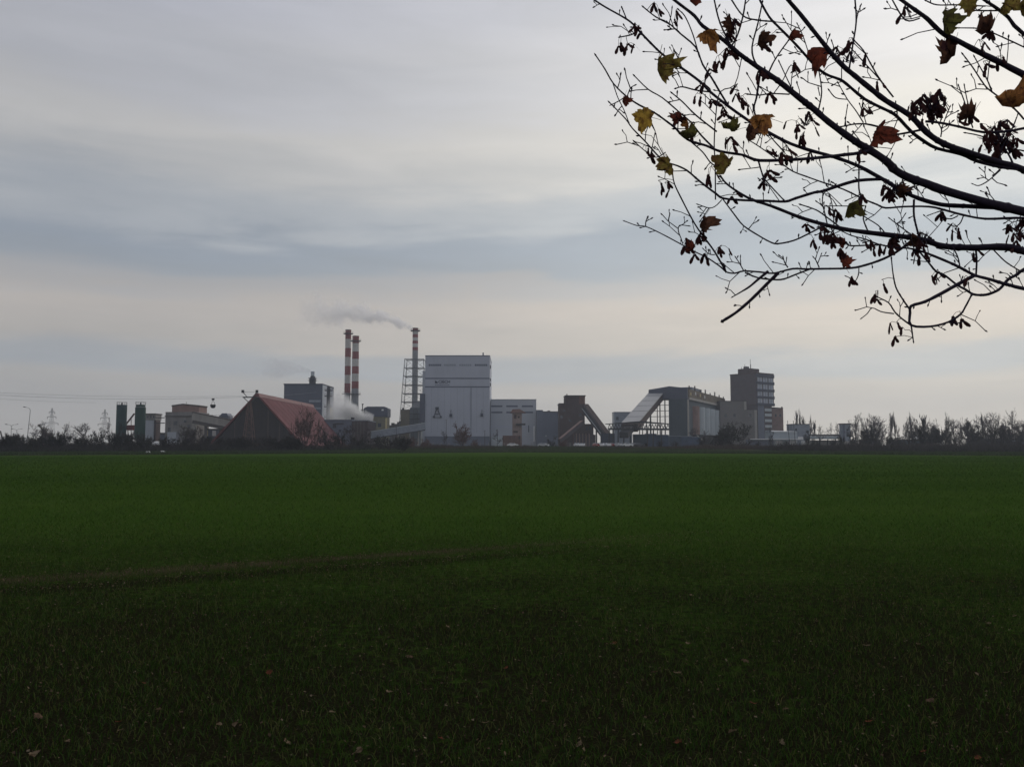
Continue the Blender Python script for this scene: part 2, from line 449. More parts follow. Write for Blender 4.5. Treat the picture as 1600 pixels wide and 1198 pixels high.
def blades(n, d0, d1, h, w, power=1.0, margin=3.0, bend=True, fade=None):
    """n blades between d0 and d1 metres: (N,3,3) or bent ones with five vertices"""
    u = rng.random(n)
    d = (d0 ** power + u * (d1 ** power - d0 ** power)) ** (1 / power)
    hw = 0.66 * d + margin
    x = (rng.random(n) * 2 - 1) * hw
    keep = (wob(x, d) * np.clip((22 - d) / 10, .25, 1) + rng.normal(0, 0.55, n) > -0.75 + np.clip((14 - d) / 14, 0, 1) * 0.4) & ((tram_d(x, d) > rng.uniform(.10, .42, n) + wob(x * 1.3, d * 1.7) * .16) | (x > 0.0 + rng.normal(0, 2, n)) | (rng.random(n) < 0.9))
    if fade:      # the tiers of blade sizes run into each other
        up, f0, f1 = fade
        pr = np.clip((d - d0) / max(1e-3, up - d0), 0, 1) if up > d0 else np.ones(n)
        keep &= (rng.random(n) < pr) & (rng.random(n) < np.clip((f1 - d) / (f1 - f0), 0, 1))
    x, d = x[keep], d[keep]; n = len(x)
    a = rng.random(n) * 2 * np.pi
    hh = h * rng.uniform(0.5, 1.25, n); ww = w * rng.uniform(0.6, 1.3, n)
    lean = rng.uniform(0.3, 1.5, n); la = rng.random(n) * 2 * np.pi
    sx, sy = np.cos(a) * ww / 2, np.sin(a) * ww / 2
    lx, ly = np.cos(la) * lean * hh, np.sin(la) * lean * hh
    z0 = np.full(n, -0.002)
    if bend:
        V = np.empty((n, 5, 3))
        V[:, 0] = np.stack([x - sx, d - sy, z0], 1); V[:, 1] = np.stack([x + sx, d + sy, z0], 1)
        V[:, 2] = np.stack([x + lx * 0.3 + sx * .8, d + ly * 0.3 + sy * .8, hh * 0.62], 1)
        V[:, 3] = np.stack([x + lx * 0.3 - sx * .8, d + ly * 0.3 - sy * .8, hh * 0.62], 1)
        V[:, 4] = np.stack([x + lx, d + ly, hh * 0.92], 1)
        Fq = np.array([[0, 1, 2], [0, 2, 3], [3, 2, 4]])
    else:
        V = np.empty((n, 3, 3))
        V[:, 0] = np.stack([x - sx, d - sy, z0], 1); V[:, 1] = np.stack([x + sx, d + sy, z0], 1)
        V[:, 2] = np.stack([x + lx, d + ly, hh], 1)
        Fq = np.array([[0, 1, 2]])
    k = V.shape[1]
    tri = (Fq[None] + (np.arange(n) * k)[:, None, None]).reshape(-1, 3)
    return V.reshape(-1, 3), tri, np.repeat(rng.random(n), k)


def np_mesh(name, V, T, rnd, m):
    me = bpy.data.meshes.new(name)
    me.vertices.add(len(V)); me.vertices.foreach_set('co', V.astype(np.float32).ravel())
    me.loops.add(len(T) * 3); me.loops.foreach_set('vertex_index', T.astype(np.int32).ravel())
    me.polygons.add(len(T)); me.polygons.foreach_set('loop_start', np.arange(0, len(T) * 3, 3, dtype=np.int32))
    me.update(calc_edges=True)
    if rnd is not None:
        at = me.attributes.new('rnd', 'FLOAT', 'POINT'); at.data.foreach_set('value', rnd.astype(np.float32))
    me.materials.append(m)
    o = bpy.data.objects.new(name, me); COL.objects.link(o)
    return o


def blade_mat(name, stops, trans=0.35):
    m = bpy.data.materials.new(name); m.use_nodes = True
    N = NT(m.node_tree); N.n.clear()
    at = N.new('ShaderNodeAttribute'); at.attribute_name = 'rnd'
    pos = N.new('ShaderNodeNewGeometry').outputs['Position']
    mpb = N.new('ShaderNodeMapping'); mpb.inputs['Scale'].default_value = (.012, .16, 1); mpb.inputs['Rotation'].default_value = (0, 0, .1); N.l.new(pos, mpb.inputs[0])
    f = N.math('ADD', N.math('MULTIPLY', at.outputs['Fac'], 0.62), N.math('ADD', N.math('MULTIPLY', N.noise(pos, 0.35, 4.0, 0.6), 0.16), N.math('MULTIPLY', N.noise(mpb.outputs[0], 1.0, 4.0, .6), .22)))
    c = N.ramp(f, stops)
    a = N.new('ShaderNodeBsdfDiffuse'); b = N.new('ShaderNodeBsdfTranslucent'); N.l.new(c, a.inputs[0]); N.l.new(c, b.inputs[0])
    mx = N.new('ShaderNodeMixShader'); mx.inputs[0].default_value = trans
    N.l.new(a.outputs[0], mx.inputs[1]); N.l.new(b.outputs[0], mx.inputs[2])
    gl = N.new('ShaderNodeBsdfGlossy'); gl.inputs['Roughness'].default_value = .38; gl.inputs[0].default_value = (.9, .9, .85, 1)
    m2 = N.new('ShaderNodeMixShader'); m2.inputs[0].default_value = .006
    N.l.new(mx.outputs[0], m2.inputs[1]); N.l.new(gl.outputs[0], m2.inputs[2])
    out = N.new('ShaderNodeOutputMaterial'); N.l.new(m2.outputs[0], out.inputs[0])
    return m


bm1 = blade_mat('wheat_blades', [(0.1, (0.013, 0.034, 0.005)), (0.45, (0.025, 0.060, 0.008)), (0.72, (0.043, 0.083, 0.013)), (0.84, (0.075, 0.080, 0.020)), (0.90, (0.15, 0.115, 0.055))])
parts_b = [blades(460000, 3.2, 20, 0.062, 0.0045, 1.3, fade=(3.0, 9, 20)), blades(260000, 7, 60, 0.09, 0.010, 1.4, bend=False, fade=(20, 40, 60)), blades(190000, 28, 150, 0.12, 0.032, 1.5, bend=False, fade=(60, 120, 150))]
bm2 = blade_mat('headland_blades', [(0.12, (0.008, 0.024, 0.003)), (0.38, (0.019, 0.050, 0.006)), (0.62, (0.040, 0.080, 0.012)), (0.77, (0.085, 0.095, 0.026)), (0.90, (0.20, 0.16, 0.08))])
v, t, r = parts_b.pop(0)
o = np_mesh('headland_wheat', v, t, r, bm2)
tag(o, 'thin olive brown young wheat on the headland nearest the camera', 'wheat', kind='stuff')
off = 0; VV = []; TT = []; RR = []
for v, t, r in parts_b:
    VV.append(v); TT.append(t + off); RR.append(r); off += len(v)
o = np_mesh('young_wheat', np.concatenate(VV), np.concatenate(TT), np.concatenate(RR), bm1)
tag(o, 'short dark green young wheat covering the whole field', 'wheat', kind='stuff')

# ------------------------------------------------------------------ the works: left part
def base(px, D): return (X(px, D), D, 0.0)


def wall_rect(mb, x0, x1, y0, y1, D, proud=0.06, deep=0.10):
    """a panel given in photo pixels on a wall that faces the camera at depth D"""
    return mb.box(X(x0, D), X(x1, D), D - proud, D + deep, Z(y1, D), Z(y0, D))


# green silos
def silo(px0, px1, ytop, D, m, label, twotier):
    r = (X(px1, D) - X(px0, D)) / 2; cx = (X(px0, D) + X(px1, D)) / 2
    t = thing('storage_silo', label, 'silo', (cx, D, 0), 'green silos by the concrete block')
    zt = Z(ytop, D); zl = Z(682, D)
    if twotier:
        z1 = Z(636.6, D)
        build('barrel', MB().cyl((cx, D, zl), (cx, D, z1), r, n=20), m, t)
        build('top_drum', MB().cyl((cx, D, z1 + 0.35), (cx, D, zt), r * 0.9, n=20), m, t)
        build('joint_ring', MB().cyl((cx, D, z1), (cx, D, z1 + 0.35), r * 0.93, n=20), M['steel'], t)
    else:
        build('barrel', MB().cyl((cx, D, zl), (cx, D, zt), r, n=20), m, t)
    build('hopper', MB().cyl((cx, D, zl - r * 1.5), (cx, D, zl - 0.01), 0.5, r, n=20), m, t)
    for a in (0.785, 2.356, 3.927, 5.498):
        p = (cx + math.cos(a) * r * 0.86, D + math.sin(a) * r * 0.86)
        build('leg', MB().bar((p[0], p[1], 0), (p[0], p[1], zl + 1), 0.3), M['dsteel'], t)
    rl = MB()
    for i in range(12):
        a = 2 * math.pi * i / 12; b = 2 * math.pi * (i + 1) / 12
        p = Vector((cx + math.cos(a) * r * 0.95, D + math.sin(a) * r * 0.95, zt)); q = Vector((cx + math.cos(b) * r * 0.95, D + math.sin(b) * r * 0.95, zt))
        rl.bar(p, p + Vector((0, 0, 1.3)), 0.08); rl.bar(p + Vector((0, 0, 1.3)), q + Vector((0, 0, 1.3)), 0.08)
    build('railing', rl, M['dsteel'], t)
    build('vent', MB().cyl((cx, D, zt), (cx, D, zt + 1.1), 0.5, 0.35, 8), M['dsteel'], t)
    return t
silo(180.5, 196, 632.5, 400, M['silo'], 'dark teal storage silo, the left one of the two cylindrical silos', False)
silo(209.8, 225.5, 632.3, 398, M['silo2'], 'dark green two-tier storage silo, the right one of the two cylindrical silos', True)
D = 402
t = thing('silo_conveyor', 'thin rusty inclined conveyor running up between the two green silos', 'conveyor', base(200, D))
a_, b_ = P(196, 664, D), P(210, 646, D)
build('belt_frame', MB().bar(a_, b_, 0.7, 0.6), M['rust'], t)
build('hopper', MB().hexa([P(197, 672, D) + Vector(v) for v in ((0, 0, 0), (3, 0, 0), (3, 3, 0), (0, 3, 0))],
                          [P(196, 664, D) + Vector(v) for v in ((-.5, -.5, 0), (4.2, -.5, 0), (4.2, 3.5, 0), (-.5, 3.5, 0))]), M['chred'], t)
build('leg', MB().bar((X(200, D), D, 0), P(200, 672, D), 0.3), M['rust'], t)
build('leg', MB().bar((X(205, D), D, 0), P(205, 653, D), 0.25), M['rust'], t)

# slim grey tower behind the silos
D = 430
t = thing('lift_tower', 'slim pale grey tower house just right of the green silos', 'tower', base(234, D))
bx('wall', M['white2'], t, X(226, D), X(239, D), D, D + 6, 0, Z(656, D))
bx('head_house', M['conc'], t, X(225.5, D), X(242, D), D - .3, D + 7, Z(655.9, D), Z(647.5, D))
bx('roof', M['concd'], t, X(224.8, D), X(242.8, D), D - .8, D + 7.5, Z(647.4, D), Z(645.8, D))
bx('stair_bay', M['brickd'], t, X(239.05, D), X(242, D), D + .5, D + 6, 0, Z(656.1, D))
for i, (xa, xb) in enumerate(((228, 231), (233, 236), (238, 240.5))):
    bx('window', M['glass'], t, X(xa, D), X(xb, D), D - .36, D, Z(653, D), Z(649.5, D))
t = thing('pipe_bridge', 'two thin pipes spanning from slim grey tower to concrete block', 'pipe', base(249, 428))
for y in (652.4, 660.7):
    build('pipe', MB().cyl(P(240.5, y, 428), P(257.5, y, 428), 0.22, n=8), M['dsteel'], t)
D = 440
t = thing('low_shed', 'low dark shed between slim grey tower and concrete block', 'shed', base(249, D))
bx('wall', M['slate'], t, X(236, D), X(262, D), D, D + 12, 0, Z(678, D))
bx('roof', M['concd'], t, X(235, D), X(263, D), D - .5, D + 12.5, Z(677.9, D), Z(675.8, D))

# concrete block with octagonal penthouse
D = 410
t = thing('concrete_silo_block', 'weathered grey concrete block with a dark faceted penthouse, left of red roof', 'building', base(284, D))
x0, x1 = X(257, D), X(306, D)
bx('wall', M['conc'], t, x0, x1, D, D + 17, 0, Z(643.5, D))
bx('cornice', M['concd'], t, x0 - .3, x1 + .3, D - .3, D + 17.3, Z(651, D), Z(649.5, D))
zp0, zp1 = Z(643.4, D), Z(634.5, D)
pts = [(x0 + 1.5, D + 4), (X(283, D), D + .4), (x1 - .5, D + 4), (x1 - .5, D + 15), (x0 + 1.5, D + 15)]
pen = MB().add([(a, b, zp0) for a, b in pts] + [(a, b, zp1 + (0.6 if i == 1 else 0)) for i, (a, b) in enumerate(pts)],
               [(0, 1, 6, 5), (1, 2, 7, 6), (2, 3, 8, 7), (3, 4, 9, 8), (4, 0, 5, 9), (5, 6, 7, 8, 9)])
ph = build('penthouse', pen, M['brickp'], t)
build('roof_slab', MB().add([((a - X(283, D)) * 1.04 + X(283, D), b, zp1 + .02 + (0.6 if i == 1 else 0)) for i, (a, b) in enumerate(pts)] +
                            [((a - X(283, D)) * 1.04 + X(283, D), b, zp1 + .7 + (0.6 if i == 1 else 0)) for i, (a, b) in enumerate(pts)],
                            [(0, 1, 6, 5), (1, 2, 7, 6), (2, 3, 8, 7), (3, 4, 9, 8), (4, 0, 5, 9), (5, 6, 7, 8, 9), (4, 3, 2, 1, 0)]), M['concd'], ph)
build('mast', MB().bar((X(283, D), D + 5, zp1), (X(283, D), D + 5, zp1 + 2.4), 0.15), M['dsteel'], ph)
bx('buttress', M['concl'], t, X(299, D), X(306.5, D), D - .5, D - .01, Z(671, D), Z(647, D))
bx('tank', M['white2'], t, X(266, D), X(280, D), D - 4, D - .02, 0, Z(675, D))
for xa, xb, ya, yb in ((262, 266, 668, 676), (286, 290, 656, 660), (270, 276, 658, 664), (292, 296, 664, 669)):
    bx('window', M['glass'], t, X(xa, D), X(xb, D), D - .07, D + .1, Z(yb, D), Z(ya, D))

# conveyor gallery from the block to the red shed
D = 404
t = thing('conveyor_gallery', 'sloping grey conveyor gallery from concrete block down to red shed', 'conveyor', base(335, D))
a_, b_ = P(303, 650.5, D), P(368, 663.5, D)
build('housing', MB().bar(a_, b_, 4.0, 3.4), M['concl'], t)
build('roof', MB().bar(a_ + Vector((0, 0, 2.0)), b_ + Vector((0, 0, 2.0)), 4.4, 0.5), M['concd'], t)
build('floor_beam', MB().bar(a_ - Vector((0, 0, 2.6)), b_ - Vector((0, 0, 2.6)), 3.6, 1.6), M['concd'], t)
for px in (322, 345):
    f_ = (px - 303) / 65.0; p = a_.lerp(b_, f_)
    build('support', MB().bar((p.x, p.y, 0), (p.x, p.y, p.z - 3), 1.0), M['concd'], t)
rl = MB()
for i in range(9):
    p = P(322 + i * 5.2, 648 + i * 0.2, D + 3); rl.bar(p, p + Vector((0, 0, -1.5 - i * 0.35)), 0.1)
rl.bar(P(322, 648, D + 3), P(366, 649.6, D + 3), 0.12)
build('railing', rl, M['dsteel'], t)
D = 415
t = thing('drive_house', 'small slate blue drive house on the sloping conveyor gallery', 'shed', (X(350, D), D, 0))
bx('wall', M['slate'], t, X(341, D), X(356, D), D, D + 6, Z(660, D), Z(651, D))
build('roof', MB().hexa([(X(340.5, D), D - .3, Z(650.95, D)), (X(356.5, D), D - .3, Z(650.95, D)), (X(356.5, D), D + 6.3, Z(650.95, D)), (X(340.5, D), D + 6.3, Z(650.95, D))],
                        [(X(346, D), D - .3, Z(645.5, D)), (X(353, D), D - .3, Z(645.5, D)), (X(353, D), D + 6.3, Z(645.5, D)), (X(346, D), D + 6.3, Z(645.5, D))]), M['slate'], t)
for px in (343, 354):
    build('post', MB().bar((X(px, D), D + 3, 0), (X(px, D), D + 3, Z(660.1, D)), 0.5), M['dsteel'], t)
bx('window', M['palestrip'], t, X(345, D), X(349, D), D - .06, D + .1, Z(657, D), Z(653.5, D))
D = 425
t = thing('yard_hut', 'low pale hut with two bright openings under the conveyor gallery', 'hut', base(328, D))
bx('wall', M['slate'], t, X(308, D), X(345, D), D, D + 8, 0, Z(671, D))
bx('roof', M['concd'], t, X(307, D), X(346, D), D - .4, D + 8.4, Z(670.9, D), Z(669.5, D))
bx('door', M['cream'], t, X(316, D), X(324.5, D), D - .06, D + .1, Z(681, D), Z(672, D))
bx('door', M['whitep'], t, X(331, D), X(337, D), D - .06, D + .1, Z(681, D), Z(672.5, D))

# red-roofed A-frame store
D = 380; L = 104.0
ax, az_ = X(400, D), Z(617.2, D)
lx, rx = X(322, D), X(479, D)
t = thing('red_roofed_store', 'long steep A-frame store with dull red roof and dark gable', 'building', (ax, D, 0))
gb = MB().hexa([(lx + .6, D, 0), (rx - .6, D, 0), (rx - .6, D + .4, 0), (lx + .6, D + .4, 0)],
               [(ax - .2, D, az_ - .6), (ax + .2, D, az_ - .6), (ax + .2, D + .4, az_ - .6), (ax - .2, D + .4, az_ - .6)])
build('gable_wall', gb, M['gable'], t)
bgb = MB().hexa([(lx + .6, D + L - .4, 0), (rx - .6, D + L - .4, 0), (rx - .6, D + L, 0), (lx + .6, D + L, 0)],
                [(ax - .2, D + L - .4, az_ - .6), (ax + .2, D + L - .4, az_ - .6), (ax + .2, D + L, az_ - .6), (ax - .2, D + L, az_ - .6)])
build('rear_gable_wall', bgb, M['gable'], t)
def slope(sx, y0, y1, f0, f1, th):
    """roof sheet on side sx between fractions f0 (ridge) and f1 (eaves)"""
    ex = rx if sx > 0 else lx
    pa = Vector((ax + (ex - ax) * f0, 0, az_ * (1 - f0))); pb = Vector((ax + (ex - ax) * f1, 0, az_ * (1 - f1)))
    n = Vector((pb.z - pa.z, 0, pa.x - pb.x)); n = n.normalized() * (1 if sx < 0 else 1)
    if n.z < 0: n = -n
    n *= th
    return MB().hexa([pa + Vector((0, y0, 0)), pb + Vector((0, y0, 0)), pb + Vector((0, y1, 0)), pa + Vector((0, y1, 0))],
                     [pa + n + Vector((0, y0, 0)), pb + n + Vector((0, y0, 0)), pb + n + Vector((0, y1, 0)), pa + n + Vector((0, y1, 0))])
rr = build('roof', slope(1, D - .8, D + L + .8, 0.0, 1.0, 0.35), M['red'], t)
build('roof', slope(-1, D - .8, D + L + .8, 0.0, 1.0, 0.35), M['red'], t)
build('verge_board', slope(1, D - 1.0, D - .82, 0.0, 1.0, 0.7), M['reded'], t)
build('verge_board', slope(-1, D - 1.0, D - .82, 0.0, 1.0, 0.7), M['reded'], t)
for i in range(1, 13):       # standing seams of the roof sheets
    y = D + L * i / 13.0
    build('roof_seam', slope(1, y - .09, y + .09, 0.06, 1.0, 0.44), M['reded'], rr)
build('ridge_cap', MB().hexa([(ax - 1.2, D - .9, az_ - .9), (ax + 1.5, D - .9, az_ - .9), (ax + 1.5, D + L + .9, az_ - .9), (ax - 1.2, D + L + .9, az_ - .9)],
                             [(ax - .5, D - .9, az_ + .9), (ax + .7, D - .9, az_ + .9), (ax + .7, D + L + .9, az_ + .9), (ax - .5, D + L + .9, az_ + .9)]), M['reded'], t)
for px in (366, 383, 418, 436):
    h = az_ * (1 - abs((X(px, D) - ax) / ((rx if px > 400 else lx) - ax)))
    bx('gable_post', M['brickd'], t, X(px, D) - .25, X(px, D) + .25, D - .12, D - .005, 0, h - 1.2)

# ropeway: trestle, cables, bucket
D = 362
t = thing('ropeway_trestle', 'lattice ropeway trestle with Y-shaped head in front of dark gable', 'trestle', base(388, D))
cx = X(388.5, D)
zh = Z(620.5, D); zt = Z(612.5, D); w = X(399.5, D) - cx
for sx in (-1, 1):
    for sy in (-1, 1):
        build('leg', MB().bar((cx + sx * 2.6, D + sy * 2.2, 0), (cx + sx * .5, D + sy * .5, zh - 1.8), 0.22), M['rust'], t)
br = MB()
for i in range(7):
    f0, f1 = i / 7.0, (i + 1) / 7.0
    wa, wb = 2.6 - 2.1 * f0, 2.6 - 2.1 * f1; za, zb_ = (zh - 1.8) * f0, (zh - 1.8) * f1
    for sy in (-1, 1):
        ya, yb = D + sy * (2.2 - 1.7 * f0), D + sy * (2.2 - 1.7 * f1)
        br.bar((cx - wa, ya, za), (cx + wb, yb, zb_), 0.12); br.bar((cx + wa, ya, za), (cx - wb, yb, zb_), 0.12); br.bar((cx - wb, yb, zb_), (cx + wb, yb, zb_), 0.12)
build('bracing', br, M['rust'], t)
build('cross_beam', MB().bar((cx - w, D, zh), (cx + w, D, zh), 0.5), M['dsteel'], t)
for sx in (-1, 1):
    build('head_arm', MB().bar((cx, D, zh - 2.6), (cx + sx * w * .95, D, zh), 0.3), M['dsteel'], t)
    build('head_horn', MB().bar((cx + sx * w * .35, D, zh), (cx + sx * w, D, zt), 0.25), M['dsteel'], t)
    build('cable_saddle', MB().box(cx + sx * w - .5, cx + sx * w + .5, D - .5, D + .5, zt - .3, zt + .9), M['dsteel'], t)
build('tie_bar', MB().bar((cx - w, D, zt), (cx + w, D, zt), 0.1), M['dsteel'], t)
def cable(label, p, q, sag, r):
    p, q = Vector(p), Vector(q); pts = []
    for i in range(25):
        f_ = i / 24.0; v = p.lerp(q, f_); v.z -= sag * 4 * f_ * (1 - f_); pts.append(v)
    o = build('ropeway_cable', MB().tube(pts, [r] * 25, 4), M['steel'])
    return tag(o, label, 'cable', 'ropeway cables at the left')
cable('upper ropeway cable running left from the Y-shaped trestle head', (cx - w, D, zh + .6), P(-60, 610.3, 330), 1.2, 0.035)
cable('lower ropeway cable that carries the hanging bucket', (cx - w, D, zh + .1), P(-60, 613.6, 326), 1.6, 0.045)
cable('faint slack cable below the two ropeway cables at far left', P(-60, 618.5, 322), P(150, 629, 372), 0.5, 0.03)
cable('short ropeway cable running behind the trestle over the red ridge', (cx + w, D, zh + .1), P(560, 600, 900), 2.0, 0.03)
bc = P(333, 624.2, 353)
t = thing('ropeway_bucket', 'dark tub bucket hanging from the ropeway cable left of red roof', 'bucket', (bc.x, bc.y, P(333, 640, 353).z))
zb_ = bc.z
build('carriage', MB().box(bc.x - .55, bc.x + .55, bc.y - .2, bc.y + .2, zb_ - .25, zb_ + .45), M['dsteel'], t)
for sx in (-1, 1):
    build('wheel', MB().cyl((bc.x + sx * .32, bc.y - .22, zb_ + .3), (bc.x + sx * .32, bc.y + .22, zb_ + .3), 0.22, n=10), M['dsteel'], t)
    build('hanger_arm', MB().tube([Vector((bc.x, bc.y, zb_ - .2)), Vector((bc.x + sx * .45, bc.y, zb_ - 1.1)), Vector((bc.x + sx * .8, bc.y, zb_ - 2.3))], [.07] * 3, 5), M['dsteel'], t)
prof = [(1.1, -2.1), (1.2, -2.5), (1.05, -3.1), (0.6, -3.6)]
tb = MB(); n = 14
for r_, z_ in prof:
    for i in range(n):
        a = 2 * math.pi * i / n; tb.v.append((bc.x + math.cos(a) * r_, bc.y + math.sin(a) * r_ * .8, zb_ + z_))
for k in range(3):
    for i in range(n): tb.f.append((k * n + i, k * n + (i + 1) % n, (k + 1) * n + (i + 1) % n, (k + 1) * n + i))
tb.f.append(tuple(range(3 * n, 4 * n)))
build('tub', tb, M['dsteel'], t)

# blue boiler house
D = 560
t = thing('blue_boiler_house', 'large dark blue box building with pale side behind the red roof', 'building', base(475, D))
x0, x1 = X(442, D), X(502, D); zt = Z(601.3, D); yb = D + 35
bx('wall', M['navyb'], t, x0, x1, D, yb, 0, zt)
bx('roof_edge', M['navy'], t, x0 - .3, x1 + .3, D - .3, yb + .3, zt + .01, zt + .9)
sd_ = build('side_cladding', MB().box(x1 + .01, x1 + .35, D + .1, yb, Z(655, D), zt - .05), M['white2'], t)
bx('cream_panel', M['cream'], t, x1 + .36, x1 + .6, D + 12, yb - .5, Z(660, D), Z(634, D))
for ya, yb_ in ((624.8, 628.2), (636.3, 639.2)):
    build('window_band', wall_rect(MB(), 481.5, 500, ya, yb_, D), M['palestrip'], t)
D2 = D + 12; cx = X(486.5, D2)
v = thing('roof_vent', 'dark bulbous vent with pale pipe on roof of blue boiler house', 'vent', (cx, D2, zt + .9))
zz = lambda y: Z(y, D2)
build('vent_body', MB().cyl((cx, D2, zt + .9), (cx, D2, zz(592)), 2.3, 2.3, 12).cyl((cx, D2, zz(592)), (cx, D2, zz(587)), 2.3, 1.2, 12), M['dsteel'], v)
for y in (594.5, 591):
    build('gallery_ring', MB().cyl((cx, D2, zz(y) - .15), (cx, D2, zz(y) + .15), 3.0, n=14), M['dsteel'], v)
build('vent_pipe', MB().cyl((cx, D2, zz(587.2)), (cx, D2, zz(580.5)), 1.3, n=12), M['silogrey'], v)
build('vent_pipe_side', MB().cyl((cx + 2.1, D2, zt + .9), (cx + 1.4, D2, zz(588)), 0.4, n=8), M['dsteel'], v)
# slim dark stack in front of it
D = 545; cx = X(512, D)
t = thing('slim_stack', 'slim dark steel stack with platforms before pale side of blue boiler house', 'chimney', (cx, D, 0))
build('shaft', MB().cyl((cx, D, 0), (cx, D, Z(604, D)), 1.35, 1.1, 14), M['dsteel'], t)
for y in (610, 619, 635.5, 652):
    build('platform', MB().cyl((cx, D, Z(y, D) - .25), (cx, D, Z(y, D) + .25), 2.6, n=14), M['dsteel'], t)
    rl = MB()
    for i in range(10):
        a = 2 * math.pi * i / 10; b = 2 * math.pi * (i + 1) / 10
        p = Vector((cx + math.cos(a) * 2.5, D + math.sin(a) * 2.5, Z(y, D) + .25)); q = Vector((cx + math.cos(b) * 2.5, D + math.sin(b) * 2.5, Z(y, D) + .25))
        rl.bar(p, p + Vector((0, 0, 1.1)), .07); rl.bar(p + Vector((0, 0, 1.1)), q + Vector((0, 0, 1.1)), .07)
    build('railing', rl, M['dsteel'], t)


# striped chimneys
def striped(px, wpx, ytop, bands, D, label, rings, taper=1.25, cap=True):
    cx = X(px, D); r0 = wpx / 2 / F * D
    t = thing('striped_chimney', label, 'chimney', (cx, D, 0), 'red and white chimneys')
    ztop = Z(ytop, D)
    rad = lambda z: r0 * (1 + (taper - 1) * (ztop - z) / ztop)
    for i, (ya, yb, kind) in enumerate(bands):
        za, zb_ = Z(ya, D), (Z(yb, D) if yb else 0.0)
        nm = {'r': 'red_band', 'w': 'white_band', 'g': 'grey_shaft'}[kind]
        build(nm, MB().cyl((cx, D, zb_), (cx, D, za), rad(zb_), rad(za), 24), M[{'r': 'chred', 'w': 'chwhite', 'g': 'chgrey'}[kind]], t)
    for y in rings:
        z = Z(y, D); r = rad(z)
        rg = build('gallery', MB().cyl((cx, D, z - .2), (cx, D, z + .2), r + 1.5, n=24), M['dsteel'], t)
        rl = MB()
        for i in range(16):
            a = 2 * math.pi * i / 16; b = 2 * math.pi * (i + 1) / 16
            p = Vector((cx + math.cos(a) * (r + 1.4), D + math.sin(a) * (r + 1.4), z + .2)); q = Vector((cx + math.cos(b) * (r + 1.4), D + math.sin(b) * (r + 1.4), z + .2))
            rl.bar(p, p + Vector((0, 0, 1.2)), .08); rl.bar(p + Vector((0, 0, 1.2)), q + Vector((0, 0, 1.2)), .08)
        build('railing', rl, M['dsteel'], rg)
    z = ztop
    build('rim', MB().cyl((cx, D, z + .01), (cx, D, z + .5), rad(z) * 1.04, n=24), M['brickd'], t)
    return t
striped(541.6, 9.0, 516.3, [(516.3, 530, 'r'), (530, 544, 'w'), (544, 558, 'r'), (558, 572, 'w'), (572, 586, 'r'), (586, 599, 'w'), (599, 614, 'r'), (614, None, 'g')], 620,
        'tall red and white chimney, the taller left one of the close pair', (521.4, 615.5), 1.12)
striped(553.5, 10.2, 526, [(526, 536.5, 'r'), (536.5, 549.5, 'w'), (549.5, 561, 'r'), (561, 572.5, 'w'), (572.5, 584, 'r'), (584, 596, 'w'), (596, 607, 'r'), (607, None, 'g')], 605,
        'red and white chimney, the shorter right one of the close pair', (533, 616), 1.22)
c3 = striped(647.5, 8.8, 513.6, [(513.6, 518, 'r'), (518, 522.5, 'w'), (522.5, 527.5, 'r'), (527.5, 532.5, 'w'), (532.5, 537, 'r'), (537, 542.5, 'w'), (542.5, 547.5, 'r'), (547.5, None, 'g')], 600,
             'smoking chimney with narrow red bands standing in a steel lattice tower', (517,), 1.05)
D = 600; cx = X(647.5, D)
lv = [562, 575.5, 588.5, 602, 615.5, 628.5, 642, 655]
hw = lambda y: (14.5 + (y - 562) * 0.065) / F * D
t = thing('lattice_tower', 'open steel lattice tower surrounding the smoking chimney', 'tower', (cx, D, 0))
for sx in (-1, 1):
    for sy in (-1, 1):
        build('leg', MB().bar((cx + sx * hw(697), D + sy * hw(697), 0), (cx + sx * hw(562), D + sy * hw(562), Z(562, D)), 0.36), M['steel2'], t)
for i, y in enumerate(lv):
    h = hw(y); z = Z(y, D); c = [(cx - h, D - h, z), (cx + h, D - h, z), (cx + h, D + h, z), (cx - h, D + h, z)]
    rg = MB()
    for k in range(4): rg.bar(c[k], c[(k + 1) % 4], 0.24)
    r4 = 4.4 / F * D
    for sx in (-1, 1): rg.bar((cx + sx * r4, D - h, z), (cx + sx * r4, D + h, z), 0.3); rg.bar((cx - h, D + sx * r4, z), (cx + h, D + sx * r4, z), 0.3)
    fr = build('ring_frame', rg, M['steel2'], t)
    if i + 1 < len(lv):
        y2 = lv[i + 1]; h2 = hw(y2); z2 = Z(y2, D); zm = (z + z2) / 2
        bc_ = MB()
        for s in (-1, 1):
            for sx in (-1, 1):
                # K braces beside the flue on the faces towards and away from the viewer
                bc_.bar((cx + sx * h, D + s * h, z), (cx + sx * (r4 + .4), D + s * h, zm), .13); bc_.bar((cx + sx * (r4 + .4), D + s * h, zm), (cx + sx * h2, D + s * h2, z2), .13)
                bc_.bar((cx + s * h, D + sx * h, z), (cx + s * h, D + sx * r4, zm), .13); bc_.bar((cx + s * h, D + sx * r4, zm), (cx + s * h2, D + sx * h2, z2), .13)
        build('brace', bc_, M['steel2'], fr)

